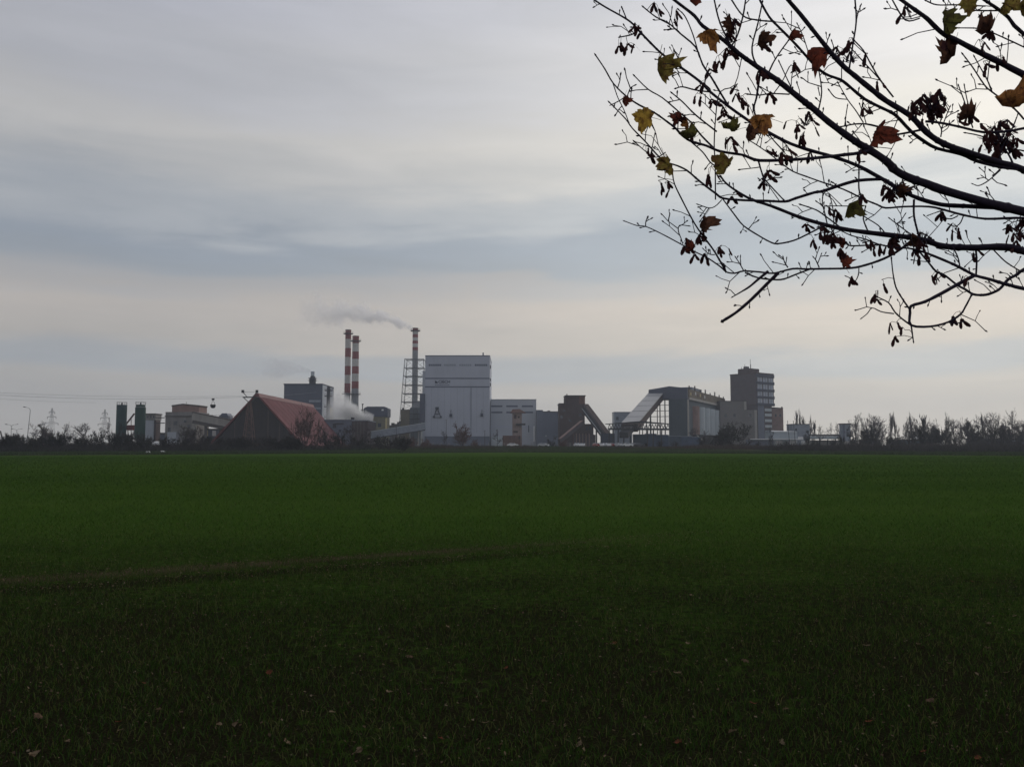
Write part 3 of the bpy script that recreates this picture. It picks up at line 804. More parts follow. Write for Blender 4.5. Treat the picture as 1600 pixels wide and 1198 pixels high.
# low grey process hall
D = 480
t = thing('low_process_hall', 'low grey hall with darker right end below the white steam', 'building', base(536, D))
bx('wall', M['slate'], t, X(498, D), X(549, D), D, D + 30, 0, Z(656.3, D))
bx('roof', M['palestrip'], t, X(497, D), X(549.5, D), D - .5, D + 30, Z(656.2, D), Z(655.2, D))
bx('dark_bay', M['brickd'], t, X(550, D), X(574, D), D - 1, D + 28, 0, Z(657.6, D))
bx('dark_bay_roof', M['palestrip'], t, X(549.6, D), X(574.6, D), D - 1.4, D + 28.5, Z(657.5, D), Z(656.5, D))
bx('duct', M['dsteel'], t, X(546, D), X(550.5, D), D + 3, D + 6, Z(655.1, D), Z(651.6, D))
for px in (553, 558, 563, 568):
    bx('wall_rib', M['concd'], t, X(px, D), X(px + 1.4, D), D - 1.25, D - 1.02, Z(682, D), Z(659, D))
build('wall_pipe', MB().cyl(P(523, 661.5, D - .5), P(537, 661.3, D - .5), .3, n=8), M['dsteel'], t)
bx('wall_hood', M['dsteel'], t, X(520, D), X(524.5, D), D - .9, D - .02, Z(668.5, D), Z(661.6, D))
for px, w_ in ((505, 3), (512, 3), (529, 4), (540, 4)):
    bx('window', M['glass'], t, X(px, D), X(px + w_, D), D - .06, D + .1, Z(675, D), Z(671, D))

# blue topped tank house
D = 560
t = thing('blue_topped_house', 'cream building with chamfered dark blue top between steam and white tower', 'building', base(586, D))
def cham(x0, x1, yb_, yt, ch, D, d2):
    z0, z1 = Z(yb_, D), Z(yt, D); c = (X(x0 + ch, D) - X(x0, D))
    a = [(X(x0, D), D), (X(x1, D), D), (X(x1, D), D + d2), (X(x0, D), D + d2)]
    return MB().hexa([(p, q, z0) for p, q in a], [(p, q, z1 - c * .5) for p, q in a]).hexa([(p, q, z1 - c * .5) for p, q in a],
        [(a[0][0] + c, D, z1), (a[1][0] - c, D, z1), (a[1][0] - c, D + d2, z1), (a[0][0] + c, D + d2, z1)])
bx('wall', mat('cream_grey_wall', (0.20, 0.185, 0.12), 0.8, 0.3, 0.2, 0.4), t, X(569, D), X(603.5, D), D + .3, D + 14, 0, Z(651, D))
build('blue_top', cham(567.5, 605, 650.9, 635, 5.5, D, 14.4), M['navyb'], t)
bx('corner_pier', M['cream'], t, X(601.5, D), X(604.3, D), D + .1, D + .29, Z(674, D), Z(653, D))
bx('sign_plate', M['whitep'], t, X(595.5, D), X(598.8, D), D - .06, D + .1, Z(641.5, D), Z(639.2, D))
for px in (574, 582, 590):
    bx('window', M['glass'], t, X(px, D), X(px + 5, D), D + .2, D + .5, Z(667, D), Z(661, D))
t = thing('steam_vent_post', 'small dark vent post at left shoulder of the blue-topped house', 'vent', base(566, D))
build('post', MB().cyl((X(566, D), D - 1, 0), (X(566, D), D - 1, Z(632, D)), .3, n=8), M['dsteel'], t)
bx('valve_box', M['dsteel'], t, X(564.5, D), X(567.3, D), D - 2, D - .3, Z(643, D), Z(639.5, D))
bx('cap', M['dsteel'], t, X(565, D), X(567.6, D), D - 1.5, D - .4, Z(632.2, D), Z(630.8, D))

# long low conveyor to the white boiler house
D = 500
t = thing('rising_conveyor', 'long pale conveyor gallery rising right to the white boiler house', 'conveyor', base(615, D))
a_, b_ = P(571, 681, D - 8), P(664, 666, D)
build('housing', MB().bar(a_, b_, 3.6, 3.8), M['palestrip'], t)
build('roof', MB().bar(a_ + Vector((0, 0, 2.1)), b_ + Vector((0, 0, 2.1)), 4.0, .35), M['silogrey'], t)
build('under_beam', MB().bar(a_ - Vector((0, 0, 2.2)), b_ - Vector((0, 0, 2.2)), 3.4, .6), M['dsteel'], t)
for px in (586, 604, 622, 640, 654):
    p = a_.lerp(b_, (px - 571) / 93.0)
    build('support', MB().bar((p.x, p.y, 0), (p.x, p.y, p.z - 2), .8), M['concl'], t)

# filter houses under the lattice tower
D = 585
t = thing('cream_filter_house', 'dull cream filter house at the foot of the lattice tower', 'building', base(632, D))
bx('wall', mat('dull_cream_wall', (0.17, 0.15, 0.10), 0.8, 0.25, 0.2, 0.4), t, X(625.5, D), X(641, D), D, D + 10, 0, Z(640.5, D))
bx('roof', M['concd'], t, X(625, D), X(641.5, D), D - .3, D + 10.3, Z(640.4, D), Z(639.6, D))
bx('door', M['dsteel'], t, X(630, D), X(633, D), D - .06, D + .1, 0, Z(688, D))
build('roof_unit', MB().box(X(627, D), X(630, D), D + 2, D + 4, Z(639.5, D), Z(637, D)), M['dsteel'], t)
D = 560
t = thing('grey_filter_house', 'grey filter house with steel gantry, left of white boiler house', 'building', base(648, D))
bx('wall', mat('grey_filter_wall', (0.13, 0.15, 0.16), 0.8, 0.3, 0.2, 0.4), t, X(640, D), X(657, D), D, D + 12, 0, Z(637, D))
build('slanted_hood', MB().hexa([(X(641, D), D + .2, Z(636.9, D)), (X(657, D), D + .2, Z(636.9, D)), (X(657, D), D + 11, Z(636.9, D)), (X(641, D), D + 11, Z(636.9, D))],
                                [(X(652, D), D + 1, Z(626, D)), (X(657, D), D + 1, Z(626, D)), (X(657, D), D + 10, Z(626, D)), (X(652, D), D + 10, Z(626, D))]), M['steel'], t)
for y in (646, 654, 662):
    build('walkway', MB().box(X(639.5, D), X(657.5, D), D - 1.2, D - .02, Z(y + .8, D), Z(y, D)), M['dsteel'], t)
for px in (640, 646, 652, 657):
    build('gantry_post', MB().bar((X(px, D), D - 1, 0), (X(px, D), D - 1, Z(640, D)), .22), M['dsteel'], t)
D = 640
t = thing('far_roofline_plant', 'dark far pipework rising just over the pale conveyor gallery', 'pipework', base(615, D))
for i, px in enumerate((606, 611, 616, 620, 623)):
    bx('duct', M['concd'], t, X(px, D), X(px + 4.2, D), D, D + 4, 0, Z((664, 660.5, 662, 659, 657.5)[i], D))

# white boiler house
D = 520
t = thing('white_boiler_house', 'tall pale boiler house with two dark stripes and company logo', 'building', base(715, D))
x0, x1 = X(663.5, D), X(765, D); zt = Z(556.3, D)
bx('wall', M['white'], t, x0, x1, D, D + 45, 0, zt)
bx('parapet', M['slate'], t, x0 - .15, x1 + .15, D - .15, D + 45.15, zt + .01, zt + .5)
bx('left_bay', M['white2'], t, X(658.8, D), x0 - .02, D + 2, D + 38, 0, Z(578.8, D))
bx('dark_left_bay', M['navyb'], t, X(655.6, D), X(663.4, D), D - .8, D + 1.9, Z(660, D), Z(615, D))
for ya, yb in ((590.2, 592.0), (603.4, 605.2)):
    bx('stripe', M['strip'], t, x0 - .02, x1 + .02, D - .08, D + .1, Z(yb, D), Z(ya, D))
for xa, xb, m in ((669, 688.5, 'strip'), (693, 711.5, 'palestrip'), (717, 736, 'palestrip'), (741.5, 761, 'strip')):
    wb = bx('window_band', M[m], t, X(xa, D), X(xb, D), D - .07, D + .1, Z(571.8, D), Z(568.8, D))
    n = 6
    for k in range(1, n):
        xk = X(xa + (xb - xa) * k / n, D)
        bx('mullion', M['white'], wb, xk - .12, xk + .12, D - .12, D - .071, Z(571.8, D), Z(568.8, D))
for k in range(1, 10):    # vertical joints of the wall panels
    xk = x0 + (x1 - x0) * k / 10.0
    bx('panel_joint', M['palestrip'], t, xk - .06, xk + .06, D - .03, D + .05, Z(676, D), Z(605.5, D))
bx('plinth', M['slate'], t, x0 - .05, x1 + .05, D - .12, D + .1, 0, Z(681.5, D))
bx('downpipe', M['slate'], t, X(735.5, D), X(736.1, D), D - .2, D - .01, Z(680, D), Z(605.5, D))
# wall brackets seen as dark marks
ab = MB()
pA, pB, pC = P(682.8, 637, D - .4), P(677.5, 652, D - .4), P(689, 652, D - .4)
ab.bar(pA, pB, .42).bar(pA, pC, .42).bar(P(679.7, 646.5, D - .4), P(686.8, 646.5, D - .4), .35).bar(pB, pC, .2)
ab.box(pA.x - 1.0, pA.x + 1.0, D - 1.0, D - .1, pA.z - 1.0, pA.z + .5).box(pB.x - .5, pB.x + .7, D - .9, D - .1, pB.z - .2, pB.z + .9).box(pC.x - .7, pC.x + .5, D - .9, D - .1, pC.z - .2, pC.z + .9)
build('wall_bracket', ab, M['navy'], t, label='dark A-shaped pipe bracket on the wall')
for px, ya, yb in ((704.5, 640, 652), (753, 639.5, 651)):
    p = P(px, yb - 3.5, D - .4)
    build('wall_valve', MB().bar(P(px, ya, D - .4), P(px - .3, yb - 3.5, D - .4), .25).box(p.x - .9, p.x + .7, D - .9, D - .1, p.z - 1.0, p.z + .8), M['navy'], t)
bx('roof_stack', M['slate'], t, X(753.2, D), X(755.3, D), D + 3, D + 3.9, zt + .5, Z(550, D))
for ya, yb in ((569, 574), (590, 593.5), (597, 602)):
    bx('side_louvre', M['dsteel'], t, x1 + .02, x1 + .5, D + 6, D + 10, Z(yb, D), Z(ya, D))
# lettering
def text(body, size, loc, parent, m, name='lettering'):
    cu = bpy.data.curves.new(name, 'FONT'); cu.body = body; cu.size = size; cu.extrude = 0.04; cu.offset = 0.07
    tmp = bpy.data.objects.new(name, cu); COL.objects.link(tmp)
    bpy.context.view_layer.update()
    me = bpy.data.meshes.new_from_object(tmp); bpy.data.objects.remove(tmp)
    o = bpy.data.objects.new(name, me); COL.objects.link(o); me.materials.clear(); me.materials.append(m)
    o.parent = parent; o.location = Vector(loc) - root_of(parent).location; o.rotation_euler = (math.pi / 2, 0, 0)
    return o
text('CIECH', 2.6, (X(684.2, D), D - .09, Z(598.6, D)), t, M['navy'])
build('logo', MB().add([(X(679, D), D - .12, Z(598.8, D)), (X(683.2, D), D - .12, Z(598.8, D)), (X(683.2, D), D - .12, Z(596.6, D)), (X(679, D), D - .12, Z(594.3, D)),
                        (X(679, D), D - .02, Z(598.8, D)), (X(683.2, D), D - .02, Z(598.8, D)), (X(683.2, D), D - .02, Z(596.6, D)), (X(679, D), D - .02, Z(594.3, D))],
                       [(0, 1, 2, 3), (7, 6, 5, 4), (0, 4, 5, 1), (1, 5, 6, 2), (2, 6, 7, 3), (3, 7, 4, 0)]), M['navy'], t)
ul = MB(); xx = 679.2
for w_ in (1.1, .9, 1.2, .8, 1.0, 1.6, .9, 1.1, .8, 1.2, 1.0, .9, 1.1, .8, 1.0):
    ul.box(X(xx, D), X(xx + w_, D), D - .08, D + .05, Z(602.1, D), Z(600.6, D)); xx += w_ + .5
build('small_lettering', ul, M['strip'], t)

# lower white annex
D = 530
t = thing('white_annex', 'lower pale annex with two rows of dark window bands', 'building', base(802, D))
x0, x1 = X(766.4, D), X(838, D)
bx('wall', M['white2'], t, x0, x1, D, D + 40, 0, Z(624.2, D))
bx('parapet', M['slate'], t, x0, x1 + .15, D - .15, D + 40, Z(624.1, D), Z(623.6, D))
for xa, xb in ((767.5, 785), (791, 809), (815.5, 833)):
    for ya, yb in ((633.2, 635.8), (642.8, 645.4)):
        bx('window_band', M['strip'], t, X(xa, D), X(xb, D), D - .07, D + .1, Z(yb, D), Z(ya, D))
bx('wall_band', M['white'], t, x0 + .02, x1 - .02, D - .05, D + .1, Z(668, D), Z(664.5, D))
bx('downpipe', M['navy'], t, X(825.5, D), X(826.7, D), D - .4, D - .06, Z(675, D), Z(664.6, D))
bx('corner_pipe', M['whitep'], t, X(833.5, D), X(835.5, D), D - .5, D - .06, Z(690, D), Z(665.5, D))
bx('low_porch', M['silogrey'], t, X(768, D), X(786, D), D - 6, D - .1, 0, Z(681.5, D))
for px in (742, 750, 757):
    pass

# rusty tower in front of the annex
D = 470
t = thing('rusty_hopper_tower', 'rusty narrow tower with mushroom roof before the pale annex', 'tower', base(806, D))
bx('shaft', M['rust2'], t, X(800.5, D), X(815.5, D), D, D + 5, 0, Z(645, D))
build('mushroom_roof', MB().hexa([(X(797, D), D - 1, Z(645, D)), (X(822, D), D - 1, Z(645, D)), (X(822, D), D + 6, Z(645, D)), (X(797, D), D + 6, Z(645, D))],
                                 [(X(801, D), D + 1, Z(639, D)), (X(812, D), D + 1, Z(638.5, D)), (X(812, D), D + 4, Z(638.5, D)), (X(801, D), D + 4, Z(639, D))]), M['rust'], t)
bx('platform', M['dsteel'], t, X(806, D), X(821, D), D - 1.6, D - .02, Z(664.2, D), Z(661.4, D))
bx('base_house', M['rust'], t, X(785.5, D), X(813, D), D - 4, D - .01, 0, Z(680.5, D))
for xa, xb, ya, yb in ((803, 807, 648, 654), (809, 812, 650, 653), (802, 809, 673, 676), (809.5, 813, 682, 686)):
    bx('opening', M['brickd'], t, X(xa, D), X(xb, D), D - .06 if ya < 679 else D - 4.06, D + .1 if ya < 679 else D - 3.9, Z(yb, D), Z(ya, D))

# plain blue-grey hall
D = 525
t = thing('blue_grey_hall', 'plain blue grey hall between pale annex and brown brick tower', 'building', base(858, D))
bx('wall', M['slate'], t, X(838.3, D), X(880, D), D, D + 30, 0, Z(642.5, D))
bx('high_bay', M['slate'], t, X(838.3, D), X(848.5, D), D - .2, D + 30, 0, Z(640.4, D))
bx('roof_plant', M['concd'], t, X(856, D), X(860, D), D + 2, D + 5, Z(642.4, D), Z(641, D))
bx('wall_lamp', M['silogrey'], t, X(852.2, D), X(854, D), D - .3, D - .01, Z(682, D), Z(680, D))
bx('eaves', M['concd'], t, X(848.6, D), X(880, D), D - .3, D + 30.3, Z(643.4, D), Z(642.45, D))

# brown brick tower with its conveyors
D = 480
t = thing('brown_crusher_tower', 'dark brown brick tower with stepped top and inclined conveyor', 'building', base(897, D))
bx('wall', M['brickd'], t, X(874.3, D), X(914, D), D, D + 16, 0, Z(631, D))
bx('lower_wall', M['brickd'], t, X(914.02, D), X(927.8, D), D + 1, D + 15, 0, Z(662, D))
bx('upper_wall', M['brickd'], t, X(883.5, D), X(905.5, D), D + .5, D + 14, Z(630.9, D), Z(619.5, D))
n = 8; cv = MB(); cxv, cyv = X(905.5, D), D + 7
ring = [(X(905.5, D), D + .52)] + [(X(905.5, D) + (X(915.5, D) - X(905.5, D)) * math.sin(math.pi * i / 12), D + 3.5 - 3 * math.cos(math.pi * i / 12)) for i in range(1, 7)] + [(X(915.5, D), D + 13.8), (X(905.5, D), D + 13.8)]
z0, z1 = Z(632, D), Z(618.6, D); k = len(ring)
cv.add([(a, b, z0) for a, b in ring] + [(a, b, z1) for a, b in ring], [(i, (i + 1) % k, k + (i + 1) % k, k + i) for i in range(k)] + [tuple(range(k, 2 * k))])
build('rounded_corner', cv, M['bricko'], t)
bx('roof', M['concd'], t, X(883, D), X(916, D), D + .2, D + 14.3, Z(618.5, D), Z(617.3, D))
bx('lower_roof', M['concd'], t, X(873.6, D), X(883.4, D), D - .3, D + 16.3, Z(630.9, D), Z(629.8, D))
bx('roof_stack', M['dsteel'], t, X(886, D), X(887.6, D), D + 3, D + 4, Z(617.3, D), Z(614.8, D))
for xa, xb, ya, yb in ((876, 879.5, 649, 654), (880, 884, 640, 643), (889, 893, 655, 659), (905, 909, 646, 650), (916, 919, 666, 672), (921, 924, 666, 672)):
    dd = D if xa < 914 else D + 1
    bx('window', M['glass'], t, X(xa, D), X(xb, D), dd - .05, dd + .1, Z(yb, D), Z(ya, D))
for px in (899.5, 904.5, 909.5, 914.5, 919.5):
    bx('pier', M['brickp'], t, X(px, D), X(px + 1.6, D), D - 2.3, D - .02, 0, Z(677, D))
bx('lean_to', M['brick'], t, X(897, D), X(930, D), D - 2, D - .01, 0, Z(679, D))
t = thing('steep_conveyor', 'steep dark inclined conveyor descending right from the brown brick tower', 'conveyor', base(948, 470))
a_, b_ = P(913, 637, 482), P(948, 683.5, 462)
build('housing', MB().bar(a_, b_, 3.2, 3.6), M['dsteel'], t)
build('hand_rail', MB().bar(a_ + Vector((-1.7, -1.7, -.2)), b_ + Vector((-1.7, -1.7, -.2)), .22), M['silogrey'], t)
build('belt_cover', MB().bar(a_ + Vector((.8, 0, 2.1)), b_ + Vector((.8, 0, 2.1)), 3.4, .4), M['brickd'], t)
build('support', MB().bar((X(932, 470), 470, 0), (X(932, 470), 470, Z(664, 470)), .8), M['dsteel'], t)
bx('tail_house', M['navy'], t, X(940, 458), X(960, 458), 456, 464, 0, Z(677, 458))
t = thing('pale_inclined_conveyor', 'pale inclined conveyor leaning against the foot of brown brick tower', 'conveyor', base(885, 466))
build('housing', MB().bar(P(874, 689, 462), P(909, 660.5, 470), 2.2, 2.2), M['brick'], t)
build('roof', MB().bar(P(874, 685.5, 462), P(909, 657, 470), 2.5, .3), M['brickp'], t)
for px, y in ((884, 682), (896, 672)):
    build('support', MB().bar((X(px, 466), 466, 0), P(px, y, 466), .5), M['rust'], t)

# ------------------------------------------------------------------ the works: right part
def corner(pxc, D, pxl, pxr, phi):
    """near corner column at pxc; lengths of the front (to the left) and the side (to the back) that end at pxl and pxr"""
    xc = X(pxc, D); ul, ur = (pxl - 800) / F, (pxr - 800) / F
    a = (ul * D - xc) / (-math.cos(phi) - ul * math.sin(phi)); b = (ur * D - xc) / (math.sin(phi) - ur * math.cos(phi))
    return (xc, D), a, b

# silo hall
PH = R(25)
D = 450
c, a, b = corner(1075, D, 1045, 1133, PH)
_, a2, _ = corner(1075, D, 1014, 1133, PH)
t = thing('silo_hall', 'dark hall on stilts with row of pale silos along its side', 'building', (c[0], c[1], 0))
zu, zr = Z(622.5, D), Z(606.2, D)
build('tower_body', MB().obox(c, PH, 0, a, 0, 12, 0, zu), M['tealg'], t)
# upper hall: shallow gable
A = Vector((-math.cos(PH), math.sin(PH), 0)); B = Vector((math.sin(PH), math.cos(PH), 0)); C0 = Vector((c[0], c[1], 0))
def wp(aa, bb, z): q = C0 + A * aa + B * bb; return (q.x, q.y, z)
zg = Z(603.6, D) + .4
up = MB(); s = 14.0
vv = [wp(a2, -.2, zu + .02), wp(0, -.2, zu + .02), wp(0, -.2, zr), wp(a2 * .45, -.2, zg), wp(a2, -.2, zr - .3),
      wp(a2, s, zu + .02), wp(0, s, zu + .02), wp(0, s, zr), wp(a2 * .45, s, zg), wp(a2, s, zr - .3)]
up.add(vv, [(0, 1, 2, 3, 4), (9, 8, 7, 6, 5), (1, 6, 7, 2), (2, 7, 8, 3), (3, 8, 9, 4), (4, 9, 5, 0), (0, 5, 6, 1)])
build('upper_hall', up, M['navyb'], t)
# long side
build('side_wall', MB().obox(c, PH, 3.2, 11, 12.02, b, 0, zu + 1.0), M['navy'], t)
zpar0, zpar1 = Z(620.4, D), Z(607.0, D)
build('parapet', MB().obox(c, PH, -.3, 9, 2, b - 1.0, zpar0, zpar1), M['tan'], t)
build('cornice', MB().obox(c, PH, -.9, 9.2, 1.5, b, zpar0 - 1.2, zpar0 - .02), M['concl'], t)
build('upper_wall', MB().obox(c, PH, -.1, 10, .5, b, zpar0 - 4.2, zpar0 - 1.22), M['tealg'], t)
build('corner_post', MB().obox(c, PH, -.7, 0, -.5, .4, 0, zpar0 - 1.25), M['concl'], t)
for i in range(7):
    bb = 17 + i * (b - 22) / 6.0
    q = C0 + A * 2.2 + B * bb
    si = build('silo', MB().cyl((q.x, q.y, Z(678, D)), (q.x, q.y, zpar0 - 4.25), (b - 22) / 17.0, n=16), M['silogrey'] if i else M['brickp'], t)
    build('hopper', MB().cyl((q.x, q.y, 2), (q.x, q.y, Z(678, D) - .01), .6, (b - 22) / 17.0, 16), M['dsteel'], si)
for i in range(8):
    bb = 4 + i * (b - 10) / 7.0; q = wp(-.2, bb, zpar1)
    h = (1.8, 2.6, 1.2, 2.2, 1.0, 2.4, 1.4, 1.0)[i]
    build('roof_fan', MB().box(q[0] - .3, q[0] + .3, q[1] - .3, q[1] + .3, q[2] - .1, q[2] + h), M['dsteel'], t)
for i, m in enumerate(('cream', 'olive', 'whitep', 'rust', 'cream', 'rust', 'whitep')):
    bb = 6 + i * 6.0; q0 = wp(-.35, bb, 0); q1 = wp(-.35, bb + 1.6, 0)
    build('parapet_hatch', MB().bar((q0[0], q0[1], zpar0 + 2.2 + (i % 3) * .4), (q1[0], q1[1], zpar0 + 2.2 + (i % 3) * .4), .3, 1.6), M[m] if m != 'olive' else M['tan'], t)
build('roof_house', MB().obox(c, PH, 2, 8, 20, 46, zpar1 + .02, zpar1 + 2.2), M['slate'], t)
for aa in (a + 2.2, a + 5.0, a2 - .6):
    p0 = wp(aa, .4, 0); p1 = wp(aa, .4, zu)
    build('stilt', MB().bar(p0, p1, .55), M['dsteel'], t)
for z in (Z(632, D), Z(641, D), Z(650, D)):
    build('stilt_tie', MB().bar(wp(a, .4, z), wp(a2, .4, z), .3), M['dsteel'], t)

# inclined gallery with pale roof up to the hall
t = thing('inclined_gallery', 'wide inclined gallery with pale roof climbing to the silo hall', 'conveyor', base(985, 405))
ta, tb_ = P(1027, 611, 462), P(984, 660, 400)
d_ = (tb_ - ta).normalized(); sd2 = Vector((d_.y, -d_.x, 0)).normalized()
if sd2.x < 0: sd2 = -sd2
w1 = 4.2
nn = sd2.cross(d_); nn = nn if nn.z > 0 else -nn
def gal(o0, o1, lo, hi, e=0.0):
    return MB().hexa([ta + sd2 * o0 + nn * lo - d_ * e, ta + sd2 * o1 + nn * lo - d_ * e, tb_ + sd2 * o1 + nn * lo + d_ * e, tb_ + sd2 * o0 + nn * lo + d_ * e],
                     [ta + sd2 * o0 + nn * hi - d_ * e, ta + sd2 * o1 + nn * hi - d_ * e, tb_ + sd2 * o1 + nn * hi + d_ * e, tb_ + sd2 * o0 + nn * hi + d_ * e])
build('housing', gal(-w1 + .3, w1 - .3, -4.2, -.45, 1.5), M['brickd'], t)
ro = build('roof', gal(-w1, w1, -.44, 0), M['pale_roof'], t)
for i in range(1, 6):
    p = ta.lerp(tb_, i / 6.0)
    build('roof_seam', MB().bar(p - sd2 * w1 + nn * .03, p + sd2 * w1 + nn * .03, .12, .12), M['concd'], ro)
e0 = tb_ + d_ * 1.6
build('lower_gallery', MB().bar(e0 - nn * 2.6, e0 + d_ * 12 - nn * 2.6, 4.2, 2.6), M['dsteel'], t)
for f_ in (.25, .5, .8):
    p = ta.lerp(tb_, f_) - nn * 4
    for s_ in (-1, 1):
        q = p + sd2 * s_ * 3
        build('support', MB().bar((q.x, q.y, 0), q, .4), M['dsteel'], t)

# truss bridge
D = 392
t = thing('truss_bridge', 'dark steel truss bridge with roof crossing under the inclined gallery', 'bridge', base(998, D))
build('roof', MB().hexa([P(947, 662.8, D), P(1001, 660.2, D), P(1001, 660.2, D) + Vector((0, 4, 0)), P(947, 662.8, D) + Vector((0, 4, 0))],
                        [P(947, 661.8, D), P(1001, 657.6, D), P(1001, 657.6, D) + Vector((0, 4, 0)), P(947, 661.8, D) + Vector((0, 4, 0))]), M['dsteel'], t)
build('roof', MB().hexa([P(1001.1, 660.2, D), P(1046, 662.6, D), P(1046, 662.6, D) + Vector((0, 4, 0)), P(1001.1, 660.2, D) + Vector((0, 4, 0))],
                        [P(1001.1, 657.6, D), P(1046, 661.4, D), P(1046, 661.4, D) + Vector((0, 4, 0)), P(1001.1, 657.6, D) + Vector((0, 4, 0))]), M['dsteel'], t)
build('bottom_chord', MB().bar(P(950, 670, D), P(1046, 670.6, D), .9), M['dsteel'], t)
for i in range(20):
    xa = 950 + i * 4.8
    build('truss_web', MB().bar(P(xa, 669.5, D), P(xa + 2.4, 662.5, D), .28).bar(P(xa + 2.4, 662.5, D), P(xa + 4.8, 669.5, D), .28), M['dsteel'], t)
for px in (952, 958, 966, 975, 985, 1012, 1021, 1034):
    build('post', MB().bar((X(px, D), D + 1.5, 0), P(px, 670, D + 1.5), .5), M['dsteel'], t)

# pale block behind the gallery
D = 560
t = thing('pale_block', 'pale grey block half hidden behind the inclined gallery', 'building', base(972, D))
bx('wall', M['palestrip'], t, X(960.3, D), X(988, D), D, D + 12, 0, Z(644.3, D))
bx('roof', M['slate'], t, X(960, D), X(988.3, D), D - .2, D + 12.2, Z(644.2, D), Z(643.3, D))
bx('window', M['glass'], t, X(963, D), X(967, D), D - .06, D + .1, Z(656, D), Z(651, D))

# low blue-grey row of containers
D = 400
t0 = [(990, 1008, 679), (1008.6, 1026, 678), (1026.6, 1045, 679.5), (1045.6, 1064, 681.5), (1064.6, 1082, 682), (1082.6, 1095, 683)]
words = ['leftmost', 'second from left', 'third from left', 'third from right', 'second from right', 'rightmost']
for i, (xa, xb, yt) in enumerate(t0):
    t = thing('stacked_container', 'blue grey container in the row before silo hall, %s' % words[i], 'container', base((xa + xb) / 2, D), 'blue grey containers before the silo hall')
    x0, x1 = X(xa, D), X(xb, D); zt = Z(yt, D)
    bx('body', M['blueblk'] if i % 3 else M['tealg'], t, x0, x1, D, D + 2.6, 0, zt)
    nr = 9
    rb = MB()
    for k in range(nr):
        xk = x0 + (x1 - x0) * (k + .5) / nr; rb.box(xk - .12, xk + .12, D - .06, D - .002, .15, zt - .15)
    build('ribbing', rb, M['blueblk'], t)
    bx('top_rail', M['palestrip'], t, x0 - .05, x1 + .05, D - .1, D + 2.7, zt + .01, zt + .22)
D = 412
t = thing('pale_lean_to_roof', 'pale sloping lean-to roof over the right end of container row', 'shed', base(1076, D))
build('roof', MB().hexa([P(1052, 683.6, D), P(1096, 689, D), P(1096, 689, D) + Vector((0, 5, 0)), P(1052, 683.6, D) + Vector((0, 5, 0))],
                        [P(1052, 682.4, D), P(1096, 686.6, D), P(1096, 686.6, D) + Vector((0, 5, .6)), P(1052, 682.4, D) + Vector((0, 5, .6))]), M['concl'], t)
for px in (1056, 1072, 1090):
    build('post', MB().bar((X(px, D), D + .5, 0), P(px, 685 + (px - 1056) * .09, D + .5), .3), M['dsteel'], t)
build('brace', MB().bar(P(1089, 680, D), P(1099, 688, D), .45), M['concl'], t)

# grey stepped building
D = 515
t = thing('grey_stepped_building', 'plain grey stepped building between silo hall and brick tower', 'building', base(1155, D))
gm = mat('warm_grey_render', (0.17, 0.16, 0.155), 0.85, 0.2, 0.15, 0.5)
bx('wall', gm, t, X(1126, D), X(1166, D), D, D + 14, 0, Z(627, D))
bx('low_wall', gm, t, X(1166.02, D), X(1182.5, D), D + .4, D + 14, 0, Z(640.5, D))
bx('corner_strip', M['concl'], t, X(1164, D), X(1167.6, D), D - .15, D - .005, Z(640, D), Z(627, D))
bx('corner_strip', M['concl'], t, X(1180.2, D), X(1184, D), D + .2, D + .39, 0, Z(640.5, D))
bx('roof', M['concd'], t, X(1125.6, D), X(1166.4, D), D - .25, D + 14.3, Z(626.9, D), Z(626, D))
bx('loading_canopy', M['silogrey'], t, X(1128, D), X(1142, D), D - 3, D - .02, Z(669, D), Z(667.6, D))
for px in (1133, 1147, 1172):
    bx('window', M['glass'], t, X(px, D), X(px + 3.4, D), D - .05 if px < 1166 else D + .35, D + .6, Z(651, D), Z(646.5, D))

# tall brick tower
PH2 = R(52); D = 540
c, a, b = corner(1184.5, D, 1142, 1211, PH2)
t = thing('brick_office_tower', 'tall brown brick tower with windowed corner and roof antennas', 'building', (c[0], c[1], 0))
A = Vector((-math.cos(PH2), math.sin(PH2), 0)); B = Vector((math.sin(PH2), math.cos(PH2), 0)); C0 = Vector((c[0], c[1], 0))
zt = Z(583.5, D); zo = Z(632, D)
build('wall', MB().obox(c, PH2, 0, a, 0, b * .96, zo, zt), M['brick'], t)
build('lower_wall', MB().obox(c, PH2, 0, a, .6, b * .82, 0, zo - .01), M['brick'], t)
build('roof_edge', MB().obox(c, PH2, -.2, a + .2, -.2, b * .96 + .2, zt + .01, zt + .8), M['brickd'], t)
# glazed bays: columns x storeys on the side wall and near the corner of the front
zs = [591.5, 603, 614, 625]
for k, y in enumerate(zs):
    z1, z0 = Z(y - 4.2, D), Z(y + 4.2, D)
    for j in range(3):
        b0 = b * (.04 + .31 * j); b1 = b0 + b * .25
        w_ = build('window', MB().obox(c, PH2, -.12, .05, b0, b1, z0, z1), mat('pale_reflecting_glass', (0.30, 0.34, 0.42), 0.25, 0.25, 0.3, spec=0.6), t)
        build('glazing_bar', MB().obox(c, PH2, -.2, -.121, (b0 + b1) / 2 - .12, (b0 + b1) / 2 + .12, z0, z1), M['slate'], w_)
    build('floor_band', MB().obox(c, PH2, -.55, .04, -.5, b * .97, z0 - 1.6, z0 - .05), M['navy'], t)
    build('balcony', MB().obox(c, PH2, 1.0, 4.0, b * .96 + .02, b * .96 + 2.2, z0 - 1.6, z0 + .4), M['dsteel'], t)
build('floor_band', MB().obox(c, PH2, -.55, .04, -.5, b * .97, zt - 2.2, zt - .05), M['navy'], t)
